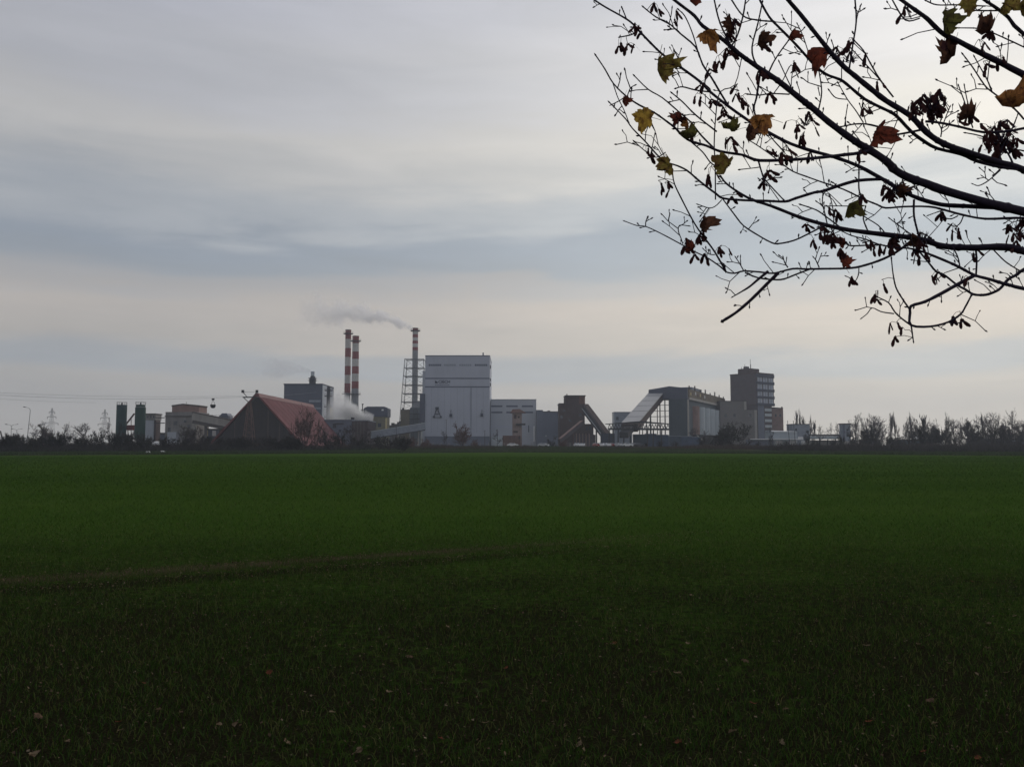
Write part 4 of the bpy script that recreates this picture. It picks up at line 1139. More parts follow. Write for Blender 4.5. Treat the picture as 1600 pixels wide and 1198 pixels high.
for y in (639, 647, 656, 665, 674):
    w_ = build('window', MB().obox(c, PH2, -.12, .05, b * .42, b * .8, Z(y + 2.6, D), Z(y - 1.6, D)), M['silogrey'], t)
build('stair_strip', MB().obox(c, PH2, -.06, .04, .6, b * .38, 0, zo - .3), M['slate'], t)
pz = Z(573.4, D)
rh = build('roof_house', MB().obox(c, PH2, a * .36, a * .80, b * .15, b * .7, zt + .81, pz), M['brickd'], t)
def ant(aa, bb, h, w=.22):
    q = C0 + A * aa + B * bb; build('antenna', MB().bar((q.x, q.y, pz - .3), (q.x, q.y, pz + h), w), M['dsteel'], t)
for aa, bb, h in ((a * .42, b * .3, 6.2), (a * .47, b * .4, 3.0), (a * .55, b * .25, 1.8), (a * .63, b * .3, 2.2), (a * .7, b * .4, 3.4), (a * .76, b * .3, 1.6)):
    ant(aa, bb, h)
q = C0 + A * a * .58 + B * b * .3
build('dish_cluster', MB().box(q.x - 1.6, q.x + 1.6, q.y - 1, q.y + 1, pz - .2, pz + 1.5), M['dsteel'], t)

D = 560
t = thing('pink_brown_block', 'pinkish brown block directly right of the tall brick tower', 'building', base(1217, D))
bx('wall', M['brickp'], t, X(1207, D), X(1225, D), D, D + 14, 0, Z(638, D))
build('sloping_roof', MB().hexa([(X(1206.8, D), D - .2, Z(637.9, D)), (X(1225.2, D), D - .2, Z(637.9, D)), (X(1225.2, D), D + 14.2, Z(637.9, D)), (X(1206.8, D), D + 14.2, Z(637.9, D))],
                                [(X(1206.8, D), D - .2, Z(635.8, D)), (X(1225.2, D), D - .2, Z(637.2, D)), (X(1225.2, D), D + 14.2, Z(637.2, D)), (X(1206.8, D), D + 14.2, Z(635.8, D))]), M['concd'], t)
bx('chimney', M['brickd'], t, X(1223.5, D), X(1225, D), D + 1, D + 2, Z(637, D), Z(635, D))
for px in (1212, 1219):
    bx('window', M['glass'], t, X(px, D), X(px + 2.6, D), D - .05, D + .1, Z(651, D), Z(647, D))

# low halls right of the tower
D = 450
t = thing('pale_low_hall', 'long low pale hall with white eaves line right of brick tower', 'building', base(1218, D))
bx('wall', M['silogrey'], t, X(1208, D), X(1246, D), D, D + 14, 0, Z(674.5, D))
build('roof', MB().hexa([(X(1207, D), D - .4, Z(674.4, D)), (X(1246.4, D), D - .4, Z(674.4, D)), (X(1246.4, D), D + 14, Z(674.4, D)), (X(1207, D), D + 14, Z(674.4, D))],
                        [(X(1208, D), D + 4, Z(672, D)), (X(1245, D), D + 4, Z(673.4, D)), (X(1245, D), D + 10, Z(673.4, D)), (X(1208, D), D + 10, Z(672, D))]), M['palestrip'], t)
bx('eaves', M['whitep'], t, X(1172, D), X(1246.5, D), D - 3, D - .5, Z(686.6, D), Z(685.2, D))
bx('porch_wall', M['slate'], t, X(1172, D), X(1207.9, D), D - 1, D + 8, 0, Z(686.7, D))
for px in (1212, 1234, 1252):
    bx('loading_door', M['whitep'], t, X(px, D), X(px + 10, D), D - .5, D - .02, .2, Z(688.5, D))
for y in (677.2, 680.2, 683):
    bx('cladding_line', M['palestrip'], t, X(1208.2, D), X(1245.8, D), D - .05, D + .05, Z(y + .5, D), Z(y, D))
for px in (1230.5, 1239.5):
    build('lamp_post', MB().bar((X(px, D), D - 4, 0), P(px, 657, D - 4), .22), M['dsteel'], t)
D = 470
t = thing('grey_pump_house', 'square grey house with poplars behind, right of pale low hall', 'building', base(1251, D))
bx('wall', M['palestrip'], t, X(1239, D), X(1266, D), D, D + 10, 0, Z(663, D))
bx('roof', M['concd'], t, X(1238.6, D), X(1266.4, D), D - .3, D + 10.3, Z(662.9, D), Z(662, D))
bx('door', M['whitep'], t, X(1247, D), X(1255.5, D), D - .1, D + .1, Z(687, D), Z(682, D))
bx('window', M['glass'], t, X(1243, D), X(1246, D), D - .06, D + .1, Z(673, D), Z(669, D))
D = 445
t = thing('long_pipe_rack', 'long dark pipe rack over a pale low wall at right', 'pipe rack', base(1295, D))
bx('deck', M['dsteel'], t, X(1268, D), X(1318, D), D, D + 4, Z(681, D), Z(678.5, D))
for i, y in enumerate((682.6, 684.6)):
    build('pipe', MB().cyl(P(1266, y, D), P(1319, y, D), .45, n=10), M['silogrey'], t)
for px in (1270, 1282, 1294, 1306, 1316):
    build('post', MB().bar((X(px, D), D + 2, 0), P(px, 681, D + 2), .45), M['dsteel'], t)
bx('low_wall', M['concl'], t, X(1263, D), X(1318, D), D + 4.5, D + 5, 0, Z(687.4, D))
D = 440
t = thing('small_concrete_tower', 'small grey concrete tower standing among bare trees at right', 'tower', base(1324, D))
bx('wall', M['palestrip'], t, X(1318, D), X(1330, D), D, D + 5, 0, Z(663, D))
bx('dark_side', M['slate'], t, X(1317.2, D), X(1320.5, D), D - .15, D - .005, 0, Z(663, D))
bx('roof', M['concd'], t, X(1316.8, D), X(1331, D), D - .4, D + 5.4, Z(662.95, D), Z(661.3, D))
for y in (670, 679):
    bx('window', M['glass'], t, X(1323.5, D), X(1326, D), D - .06, D + .1, Z(y + 3, D), Z(y, D))
bx('tower_base', M['concl'], t, X(1318, D), X(1334, D), D - 2, D - .2, 0, Z(689, D))
D = 420
for nm, lab, xa, xb, yt, m in (('garden_wall', 'low grey wall with teal panels below bare trees at right', 1352, 1376, 687.5, 'tealg'),
                               ('low_teal_shed', 'low dark teal shed under poplars near right edge', 1412, 1460, 687.5, 'tealg'),
                               ('dark_farm_shed', 'long dark shed behind trees at far right edge', 1520, 1570, 686, 'navy'),
                               ('pale_farm_shed', 'blue grey shed with pale wall cut by right edge', 1572, 1640, 686.5, 'slate')):
    t = thing(nm, lab, 'shed' if 'shed' in nm else 'wall', base((xa + xb) / 2, D))
    bx('wall', M[m], t, X(xa, D), X(xb, D), D, D + 6, 0, Z(yt, D))
    bx('coping' if 'wall' in nm else 'roof', M['concd'], t, X(xa - .6, D), X(xb + .6, D), D - .3, D + 6.3, Z(yt, D) + .01, Z(yt, D) + .5)
    k = int((xb - xa) // 8)
    for i in range(k):
        px = xa + 2 + i * (xb - xa - 3) / k
        bx('panel', M['slate'] if i % 2 else M['tealg'], t, X(px, D), X(px + 4, D), D - .06, D + .1, .3, Z(yt + 2, D))
for px, y, w_, lab in ((1438, 683, 9, 'small white house gable seen between poplars at right'), (1472, 684, 5, 'tiny white hut between trees at right'),
                       (1526, 684.5, 11, 'small low white house behind dense trees at right')):
    t = thing('white_house', lab, 'house', base(px, 480))
    x0, x1 = X(px - w_ / 2, 480), X(px + w_ / 2, 480); zt = Z(y, 480)
    bx('wall', M['whitep'], t, x0, x1, 480, 486, 0, zt)
    build('roof', MB().hexa([(x0 - .3, 479.7, zt), (x1 + .3, 479.7, zt), (x1 + .3, 486.3, zt), (x0 - .3, 486.3, zt)],
                            [(x0 + (x1 - x0) * .4, 479.7, zt + 1.6), (x0 + (x1 - x0) * .6, 479.7, zt + 1.6), (x0 + (x1 - x0) * .6, 486.3, zt + 1.6), (x0 + (x1 - x0) * .4, 486.3, zt + 1.6)]), M['whitep'] if px == 1438 else M['palestrip'], t)
    bx('window', M['glass'], t, x0 + .5, x0 + 1.3, 479.94, 480.1, zt - 1.8, zt - .8)

# perimeter fence along the yard
D = 330
for n_, (xa, xb, lab) in enumerate(((640, 800, 'low concrete post and wire fence before the white boiler house'), (830, 1000, 'low concrete post and wire fence before brown brick tower'),)):
    t = thing('wire_fence', lab, 'fence', base((xa + xb) / 2, D))
    x0, x1 = X(xa, D), X(xb, D); n = int((x1 - x0) / 3)
    for i in range(n + 1):
        xk = x0 + (x1 - x0) * i / n
        build('post', MB().box(xk - .07, xk + .07, D - .07, D + .07, 1.4, 3.1), M['concl'], t)
    wr = MB()
    for z in (1.8, 2.1, 2.4, 2.7, 3.05): wr.bar((x0, D, z), (x1, D, z), .03)
    build('wire', wr, M['steel'], t)
# lamp posts in the yard
def mast(px, ytop, D, label, w=.22):
    t = thing('yard_mast', label, 'pole', base(px, D), 'thin poles in the works yard')
    zt = Z(ytop, D)
    build('pole', MB().cyl((X(px, D), D, 0), (X(px, D), D, zt), w * .8, w * .5, 8), M['dsteel'], t)
    bx('lamp_head', M['steel'], t, X(px, D) - .5, X(px, D) + .5, D - .2, D + .2, zt, zt + .25)
mast(697, 656, 440, 'thin dark pole before the white boiler house, left of round bare bush')
mast(757.5, 673, 430, 'thin dark pole before the right edge of white boiler house')
mast(619, 665, 440, 'thin pole crossing the pale rising conveyor')

# ------------------------------------------------------------------ lamps and pylons at the left
def street_lamp(px, ytop, D, label, double, lean=0.0):
    cx = X(px, D); zt = Z(ytop, D)
    t = thing('street_lamp', label, 'street lamp', (cx, D, 0), 'street lamps at the left edge')
    top = Vector((cx + lean, D, zt))
    build('pole', MB().tube([Vector((cx, D, 0)), Vector((cx + lean * .5, D, zt * .5)), Vector((cx + lean, D, zt * .93))], [.13, .11, .08], 8), M['steel'], t)
    p0 = Vector((cx + lean, D, zt * .93))
    for s in ((-1, 1) if double else (-1,)):
        p1 = p0 + Vector((s * .5, 0, zt * .05)); p2 = p0 + Vector((s * 1.5, 0, zt * .07))
        arm = build('arm', MB().tube([p0, p1, p2], [.08, .07, .06], 6), M['steel'], t)
        build('lamp_head', MB().hexa([p2 + Vector(v) for v in ((-.2, -.2, -.1), (.2, -.2, -.1), (.2, .2, -.1), (-.2, .2, -.1))],
                                     [p2 + Vector((s * .9, 0, .12)) + Vector(v) for v in ((-.2, -.2, -.1), (.2, -.2, -.1), (.2, .2, .12), (-.2, .2, .12))]), M['dsteel'], arm)
street_lamp(41, 636, 290, 'tall grey street lamp with one curved arm near left edge', False, .9)
street_lamp(16.5, 663, 330, 'double-headed street lamp nearest the left edge of the field', True)
street_lamp(25, 670, 380, 'smaller double-headed street lamp just right of the nearer one', True)
D = 300
t = thing('leaning_barrier', 'dark leaning barrier pole at the extreme left edge', 'barrier', base(3, D))
build('pole', MB().bar(P(6.5, 696, D), P(0.5, 673, D), .35), M['dsteel'], t)
build('stand', MB().bar(P(8, 697.5, D), P(3, 687, D), .3), M['dsteel'], t)


def pylon(px, ytop, D, label):
    cx = X(px, D); H = Z(ytop, D); r = 2.6
    t = thing('power_pylon', label, 'pylon', (cx, D, 0), 'power pylons at the left')
    hw = lambda z: r * (1 - z / H) ** 1.1 + .25
    for sx in (-1, 1):
        for sy in (-1, 1):
            pts = [Vector((cx + sx * hw(H * k / 6), D + sy * hw(H * k / 6), H * k / 6)) for k in range(7)]
            build('leg', MB().tube(pts, [.09] * 7, 4), M['steel'], t)
    br = MB()
    for k in range(10):
        z0, z1 = H * k / 10, H * (k + 1) / 10; a0, a1 = hw(z0), hw(z1)
        for s in (-1, 1):
            br.bar((cx - a0, D + s * a0, z0), (cx + a1, D + s * a1, z1), .07); br.bar((cx + a0, D + s * a0, z0), (cx - a1, D + s * a1, z1), .07)
    build('bracing', br, M['steel'], t)
    for f_, w in ((.62, 5.2), (.78, 3.4), (.9, 2.2)):
        z = H * f_
        arm = build('cross_arm', MB().bar((cx - w, D, z), (cx + w, D, z), .25).bar((cx - w, D, z), (cx, D, z + 1.6), .15).bar((cx + w, D, z), (cx, D, z + 1.6), .15), M['steel'], t)
        for s in (-1, 1):
            build('insulator', MB().cyl((cx + s * w * .95, D, z - 1.4), (cx + s * w * .95, D, z - .12), .14, n=6), M['dsteel'], arm)
pylon(79, 637.5, 620, 'pale lattice power pylon between the street lamps and bare trees')
pylon(162, 639.5, 640, 'pale lattice power pylon just left of the green silos')

# ------------------------------------------------------------------ cars, white heaps
def car_mesh():
    body = MB()
    prof = [(-2.1, .32), (-2.15, .75), (-1.95, .95), (-1.2, 1.0), (-.6, 1.42), (.75, 1.45), (1.45, 1.02), (2.05, .92), (2.15, .6), (2.1, .32)]
    n = len(prof)
    for s in (-1, 1):
        for x, z in prof:
            w = .86 if z < 1.05 else .66
            body.v.append((s * w, x, z))
    for i in range(n):
        j = (i + 1) % n; body.f.append((i, j, n + j, n + i))
    body.f.append(tuple(range(n))); body.f.append(tuple(reversed(range(n, 2 * n))))
    win = MB()
    for y0, z0, y1, z1 in ((-1.14, 1.05, -.66, 1.40), (1.38, 1.07, .82, 1.42)):   # windscreens
        o = .025 if y0 < 0 else -.025
        win.add([(-.72, y0 - o, z0 + .02), (.72, y0 - o, z0 + .02), (.62, y1 - o, z1 + .02), (-.62, y1 - o, z1 + .02)], [(0, 1, 2, 3)])
    for s in (-1, 1):
        win.add([(s * .85, -.95, 1.06), (s * .85, 1.2, 1.06), (s * .69, .7, 1.38), (s * .69, -.55, 1.38)], [(0, 1, 2, 3)])
    wh = []
    for s in (-1, 1):
        for y in (-1.3, 1.3): wh.append(MB().cyl((s * .62, y, .32), (s * .9, y, .32), .32, n=14))
    lights = [MB().box(s * .68 - .16, s * .68 + .16, -2.2, -2.1, .68, .84) for s in (-1, 1)]
    return body, win, wh, lights


car_parts = car_mesh()
car_me = {}
for k in ('carwhite', 'carsilver', 'cardark', 'carred'): car_me[k] = car_parts[0].mesh('body', M[k])
win_me = car_parts[1].mesh('windows', M['glass']); wh_me = [w.mesh('wheel', M['rubber']) for w in car_parts[2]]; li_me = [l.mesh('headlight', M['whitep']) for l in car_parts[3]]
def car(px, D, k, rz, label):
    t = thing('parked_car', label, 'car', (X(px, D), D, gh(D) + 0.01), 'cars parked along the works yard', rz)
    for nm, me in [('body', car_me[k]), ('windows', win_me)] + [('wheel', w) for w in wh_me] + [('headlight', l) for l in li_me]:
        o = bpy.data.objects.new(nm, me); COL.objects.link(o); o.parent = t
CARS = [(901.5, 'carwhite', .2, 'white car before brown brick tower, leftmost of three parked together'),
        (906, 'carwhite', .1, 'white car before brown brick tower, middle of three parked together'),
        (910.5, 'carwhite', -.1, 'white car before brown brick tower, rightmost of three parked together'),
        (938.5, 'carwhite', .2, 'white car at foot of steep dark conveyor, left of the trio'),
        (944.5, 'carsilver', .3, 'silver car at foot of steep dark conveyor, middle of the trio'),
        (950, 'carwhite', .1, 'white car at foot of steep dark conveyor, right of the trio'),
        (966.5, 'carsilver', .5, 'silver car parked alone left of the row under truss bridge'),
        (975, 'carsilver', 1.4, 'silver car side-on under truss bridge, nearest the lone silver car'),
        (981, 'carwhite', 1.3, 'white car side-on under the truss bridge'),
        (990, 'carsilver', 1.2, 'silver car under truss bridge beside the container row'),
        (998, 'cardark', 1.5, 'dark car at the left end of the container row'),
        (932, 'carred', .3, 'dark red car left of the trio at steep conveyor foot'),
        (957, 'carred', .1, 'dark red car between the conveyor trio and lone silver car'),
        (849, 'carsilver', 1.3, 'silver car side-on before the plain blue grey hall'),
        (801, 'carwhite', 1.5, 'white car side-on before the rusty tower')]
for px, k, rz, lab in CARS: car(px, 322 + random.uniform(-4, 4), k, rz, lab)


def heap(px, py, D, wpx, hpx, label, seed):
    """a tarpaulin thrown over a heap: a lumpy closed mound"""
    rd = random.Random(seed); c = Vector((X(px, D), D, 0)); w = wpx / 2 / F * D; h = hpx / F * D
    n, m = 18, 6; mb = MB()
    for j in range(m + 1):
        f_ = j / m; rr = math.cos(f_ * math.pi / 2) ** .6
        for i in range(n):
            a = 2 * math.pi * i / n; k = 1 + rd.uniform(-.09, .09)
            mb.v.append((c.x + math.cos(a) * w * rr * k, c.y + math.sin(a) * w * .7 * rr * k, gh(D) - .05 + h * math.sin(f_ * math.pi / 2) * (1 + rd.uniform(-.06, .06))))
    for j in range(m):
        for i in range(n): mb.f.append((j * n + i, j * n + (i + 1) % n, (j + 1) * n + (i + 1) % n, (j + 1) * n + i))
    mb.f.append(tuple(m * n + i for i in range(n)))
    o = build('covered_heap', mb, M['whitep'], smooth=True)
    return tag(o, label, 'heap', 'white covered heaps at field edge')
heap(231.5, 704, 205, 9.5, 3.4, 'small white covered heap at field edge below the green silos', 1)
heap(254.5, 703, 215, 8.5, 3.6, 'small white covered heap at field edge below the concrete block', 2)
heap(244, 695, 300, 21, 9, 'large white covered heap before the slim grey tower', 3)
heap(234, 694, 306, 12, 9.5, 'white covered heap joined to left of the large one', 4)

# ------------------------------------------------------------------ far trees and scrub
class TW:
    """fast collector for twigs as thin three-sided spikes"""
    def __init__(self, rmin=0.0): self.a = []; self.b = []; self.r = []; self.rmin = rmin
    def add(self, a, b, r): self.a.append(a); self.b.append(b); self.r.append(r)
    def mesh(self, name, m):
        A = np.array([tuple(v) for v in self.a]); B = np.array([tuple(v) for v in self.b]); r = np.maximum(np.array(self.r), self.rmin)[:, None]
        d = B - A; d /= np.linalg.norm(d, axis=1, keepdims=True) + 1e-9
        up = np.where(np.abs(d[:, 2:3]) < .9, np.array([[0, 0, 1.]]), np.array([[1., 0, 0]]))
        s = np.cross(d, up); s /= np.linalg.norm(s, axis=1, keepdims=True); u = np.cross(s, d)
        n = len(A); V = np.empty((n, 4, 3))
        for k in range(3):
            an = 2 * math.pi * k / 3; V[:, k] = A + (s * math.cos(an) + u * math.sin(an)) * r
        V[:, 3] = B
        T = (np.array([[0, 1, 3], [1, 2, 3], [2, 0, 3]])[None] + (np.arange(n) * 4)[:, None, None]).reshape(-1, 3)
        me = bpy.data.meshes.new(name)
        V = V.reshape(-1, 3)
        me.vertices.add(len(V)); me.vertices.foreach_set('co', V.astype(np.float32).ravel())
        me.loops.add(len(T) * 3); me.loops.foreach_set('vertex_index', T.astype(np.int32).ravel())
        me.polygons.add(len(T)); me.polygons.foreach_set('loop_start', np.arange(0, len(T) * 3, 3, dtype=np.int32))
        me.update(calc_edges=True); me.materials.append(m)
        return me


def tree_proto(seed, kind, trunk_m, twig_m, leafy=None):
    """unit tree: height 1, half width about 0.5 for round kinds; returns trunk, crown (and foliage) meshes"""
    rd = random.Random(seed); tk = MB(); tw = TW({'bush': .011, 'poplar': .014, 'fan': .0068}.get(kind, .0056)); lf = []
    def rv(): return Vector((rd.gauss(0, 1), rd.gauss(0, 1), rd.gauss(0, 1)))
    def grow(p, d, L, r, lev):
        n = 4; pts = [p.copy()]; q = p.copy(); dd = d.copy()
        for i in range(n):
            dd = (dd + rv() * .16 + Vector((0, 0, .10 if kind != 'poplar' else .3))).normalized()
            q = q + dd * L / n; pts.append(q.copy())
        if lev <= 1: tk.tube(pts, [r * (1 - .6 * i / n) for i in range(n + 1)], 5)
        else:
            for i in range(n): tw.add(pts[i], pts[i + 1] + (pts[i + 1] - pts[i]) * .1, r * (1 - .5 * i / n))
        if lev >= 4:
            if leafy and rd.random() < leafy: lf.append(q.copy())
            return
        k = {'round': (7, 5, 5, 4), 'sparse': (6, 4, 4, 3), 'poplar': (13, 5, 4, 3), 'bush': (9, 6, 5, 4), 'fan': (8, 5, 5, 4)}[kind][lev]
        for i in range(k):
            f_ = rd.uniform(.3 if lev else (.22 if kind != 'sparse' else .4), 1.0); idx = min(n - 1, int(f_ * n)); b = pts[idx].lerp(pts[idx + 1], f_ * n - idx)
            spread = {'round': .95, 'sparse': .85, 'poplar': .30, 'bush': 1.1, 'fan': .6}[kind]
            nd = (dd + (rv() * Vector((1, 1, .5)).length * .55) * spread).normalized()
            if nd.z < -.1: nd.z = abs(nd.z) * .3
            grow(b, nd, L * rd.uniform(.42, .68) * (1 - .25 * f_ * (lev == 0)), r * rd.uniform(.42, .6), lev + 1)
    if kind == 'bush':
        for i in range(5):
            grow(Vector((rd.uniform(-.1, .1), rd.uniform(-.1, .1), 0)), (Vector((rd.gauss(0, .5), rd.gauss(0, .5), 1))).normalized(), .45, .012, 1)
    elif kind == 'fan':
        for i in range(4):
            grow(Vector((rd.uniform(-.05, .05), rd.uniform(-.05, .05), 0)), (Vector((rd.gauss(0, .25), rd.gauss(0, .25), 1))).normalized(), .6, .014, 1)
    else:
        grow(Vector((0, 0, 0)), Vector((0, 0, 1)), .58 if kind != 'poplar' else .85, .022, 0)
    # normalise to unit height and half width
    allp = np.array([tuple(v) for v in tw.b]); hmax = np.percentile(allp[:, 2], 99.5); wmax = np.percentile(np.abs(allp[:, :2]), 98)
    sx = .5 / wmax; sz = 1.0 / hmax
    sc_ = lambda v: Vector((v[0] * sx, v[1] * sx, v[2] * sz))
    tk.v = [tuple(sc_(v)) for v in tk.v]; tw.a = [sc_(v) for v in tw.a]; tw.b = [sc_(v) for v in tw.b]
    tm = tk.mesh('trunk', trunk_m); cm = tw.mesh('crown', twig_m)
    fo = None
    if lf:
        mb = MB()
        for p in lf:
            p = sc_(p)
            for k in range(3):
                o = Vector((rd.gauss(0, .02), rd.gauss(0, .02), rd.gauss(0, .015))); a = rv() * .013; b = rv() * .013
                mb.add([p + o, p + o + a, p + o + b], [(0, 1, 2)])
        fo = mb.mesh('foliage', M['olive'])
    return tm, cm, fo, len(tw.a)


PROTO = {}
for nm, args in {'round1': (1, 'round', M['barkd'], M['twig']), 'round2': (2, 'round', M['barkd'], M['twig']), 'round3': (5, 'round', M['barkd'], M['twigdark']), 'red1': (3, 'round', M['barkd'], M['twigred']), 'sparse1': (4, 'sparse', M['barkd'], M['twig']),
                 'sparse2': (14, 'sparse', M['barkd'], M['twig']),
                 'poplar1': (6, 'poplar', M['barkd'], M['twig']), 'poplar2': (16, 'poplar', M['barkd'], M['twig']), 'bush1': (8, 'bush', M['barkd'], M['twigdark']), 'bush2': (9, 'bush', M['barkd'], M['twigdark']), 'redbush': (10, 'bush', M['barkd'], M['twigred']),
                 'fan1': (21, 'fan', M['barkd'], M['twig']), 'fan2': (22, 'fan', M['barkd'], M['twigdark'])}.items():
    PROTO[nm] = tree_proto(*args)
PROTO['olive1'] = tree_proto(12, 'bush', M['barkd'], M['twig'], .6)
PROTO['olive2'] = tree_proto(13, 'round', M['barkd'], M['twig'], .35)


def place_tree(px, ytop, wpx, D, proto, name, label, group, rnd):
    h = Z(ytop, D); w = wpx / F * D
    t = thing(name, label, 'tree' if 'tree' in name or 'poplar' in name else 'shrub', (X(px, D), D, 0), group, rnd.uniform(0, 6.28))
    tm, cm, fo, _ = PROTO[proto]
    for nm, me in (('trunk' if 'bush' not in proto and proto != 'olive1' else 'stem', tm), ('crown', cm), ('foliage', fo)):
        if me is None: continue
        o = bpy.data.objects.new(nm, me); COL.objects.link(o); o.parent = t; o.scale = (w, w, h)
    return t


rt = random.Random(5)
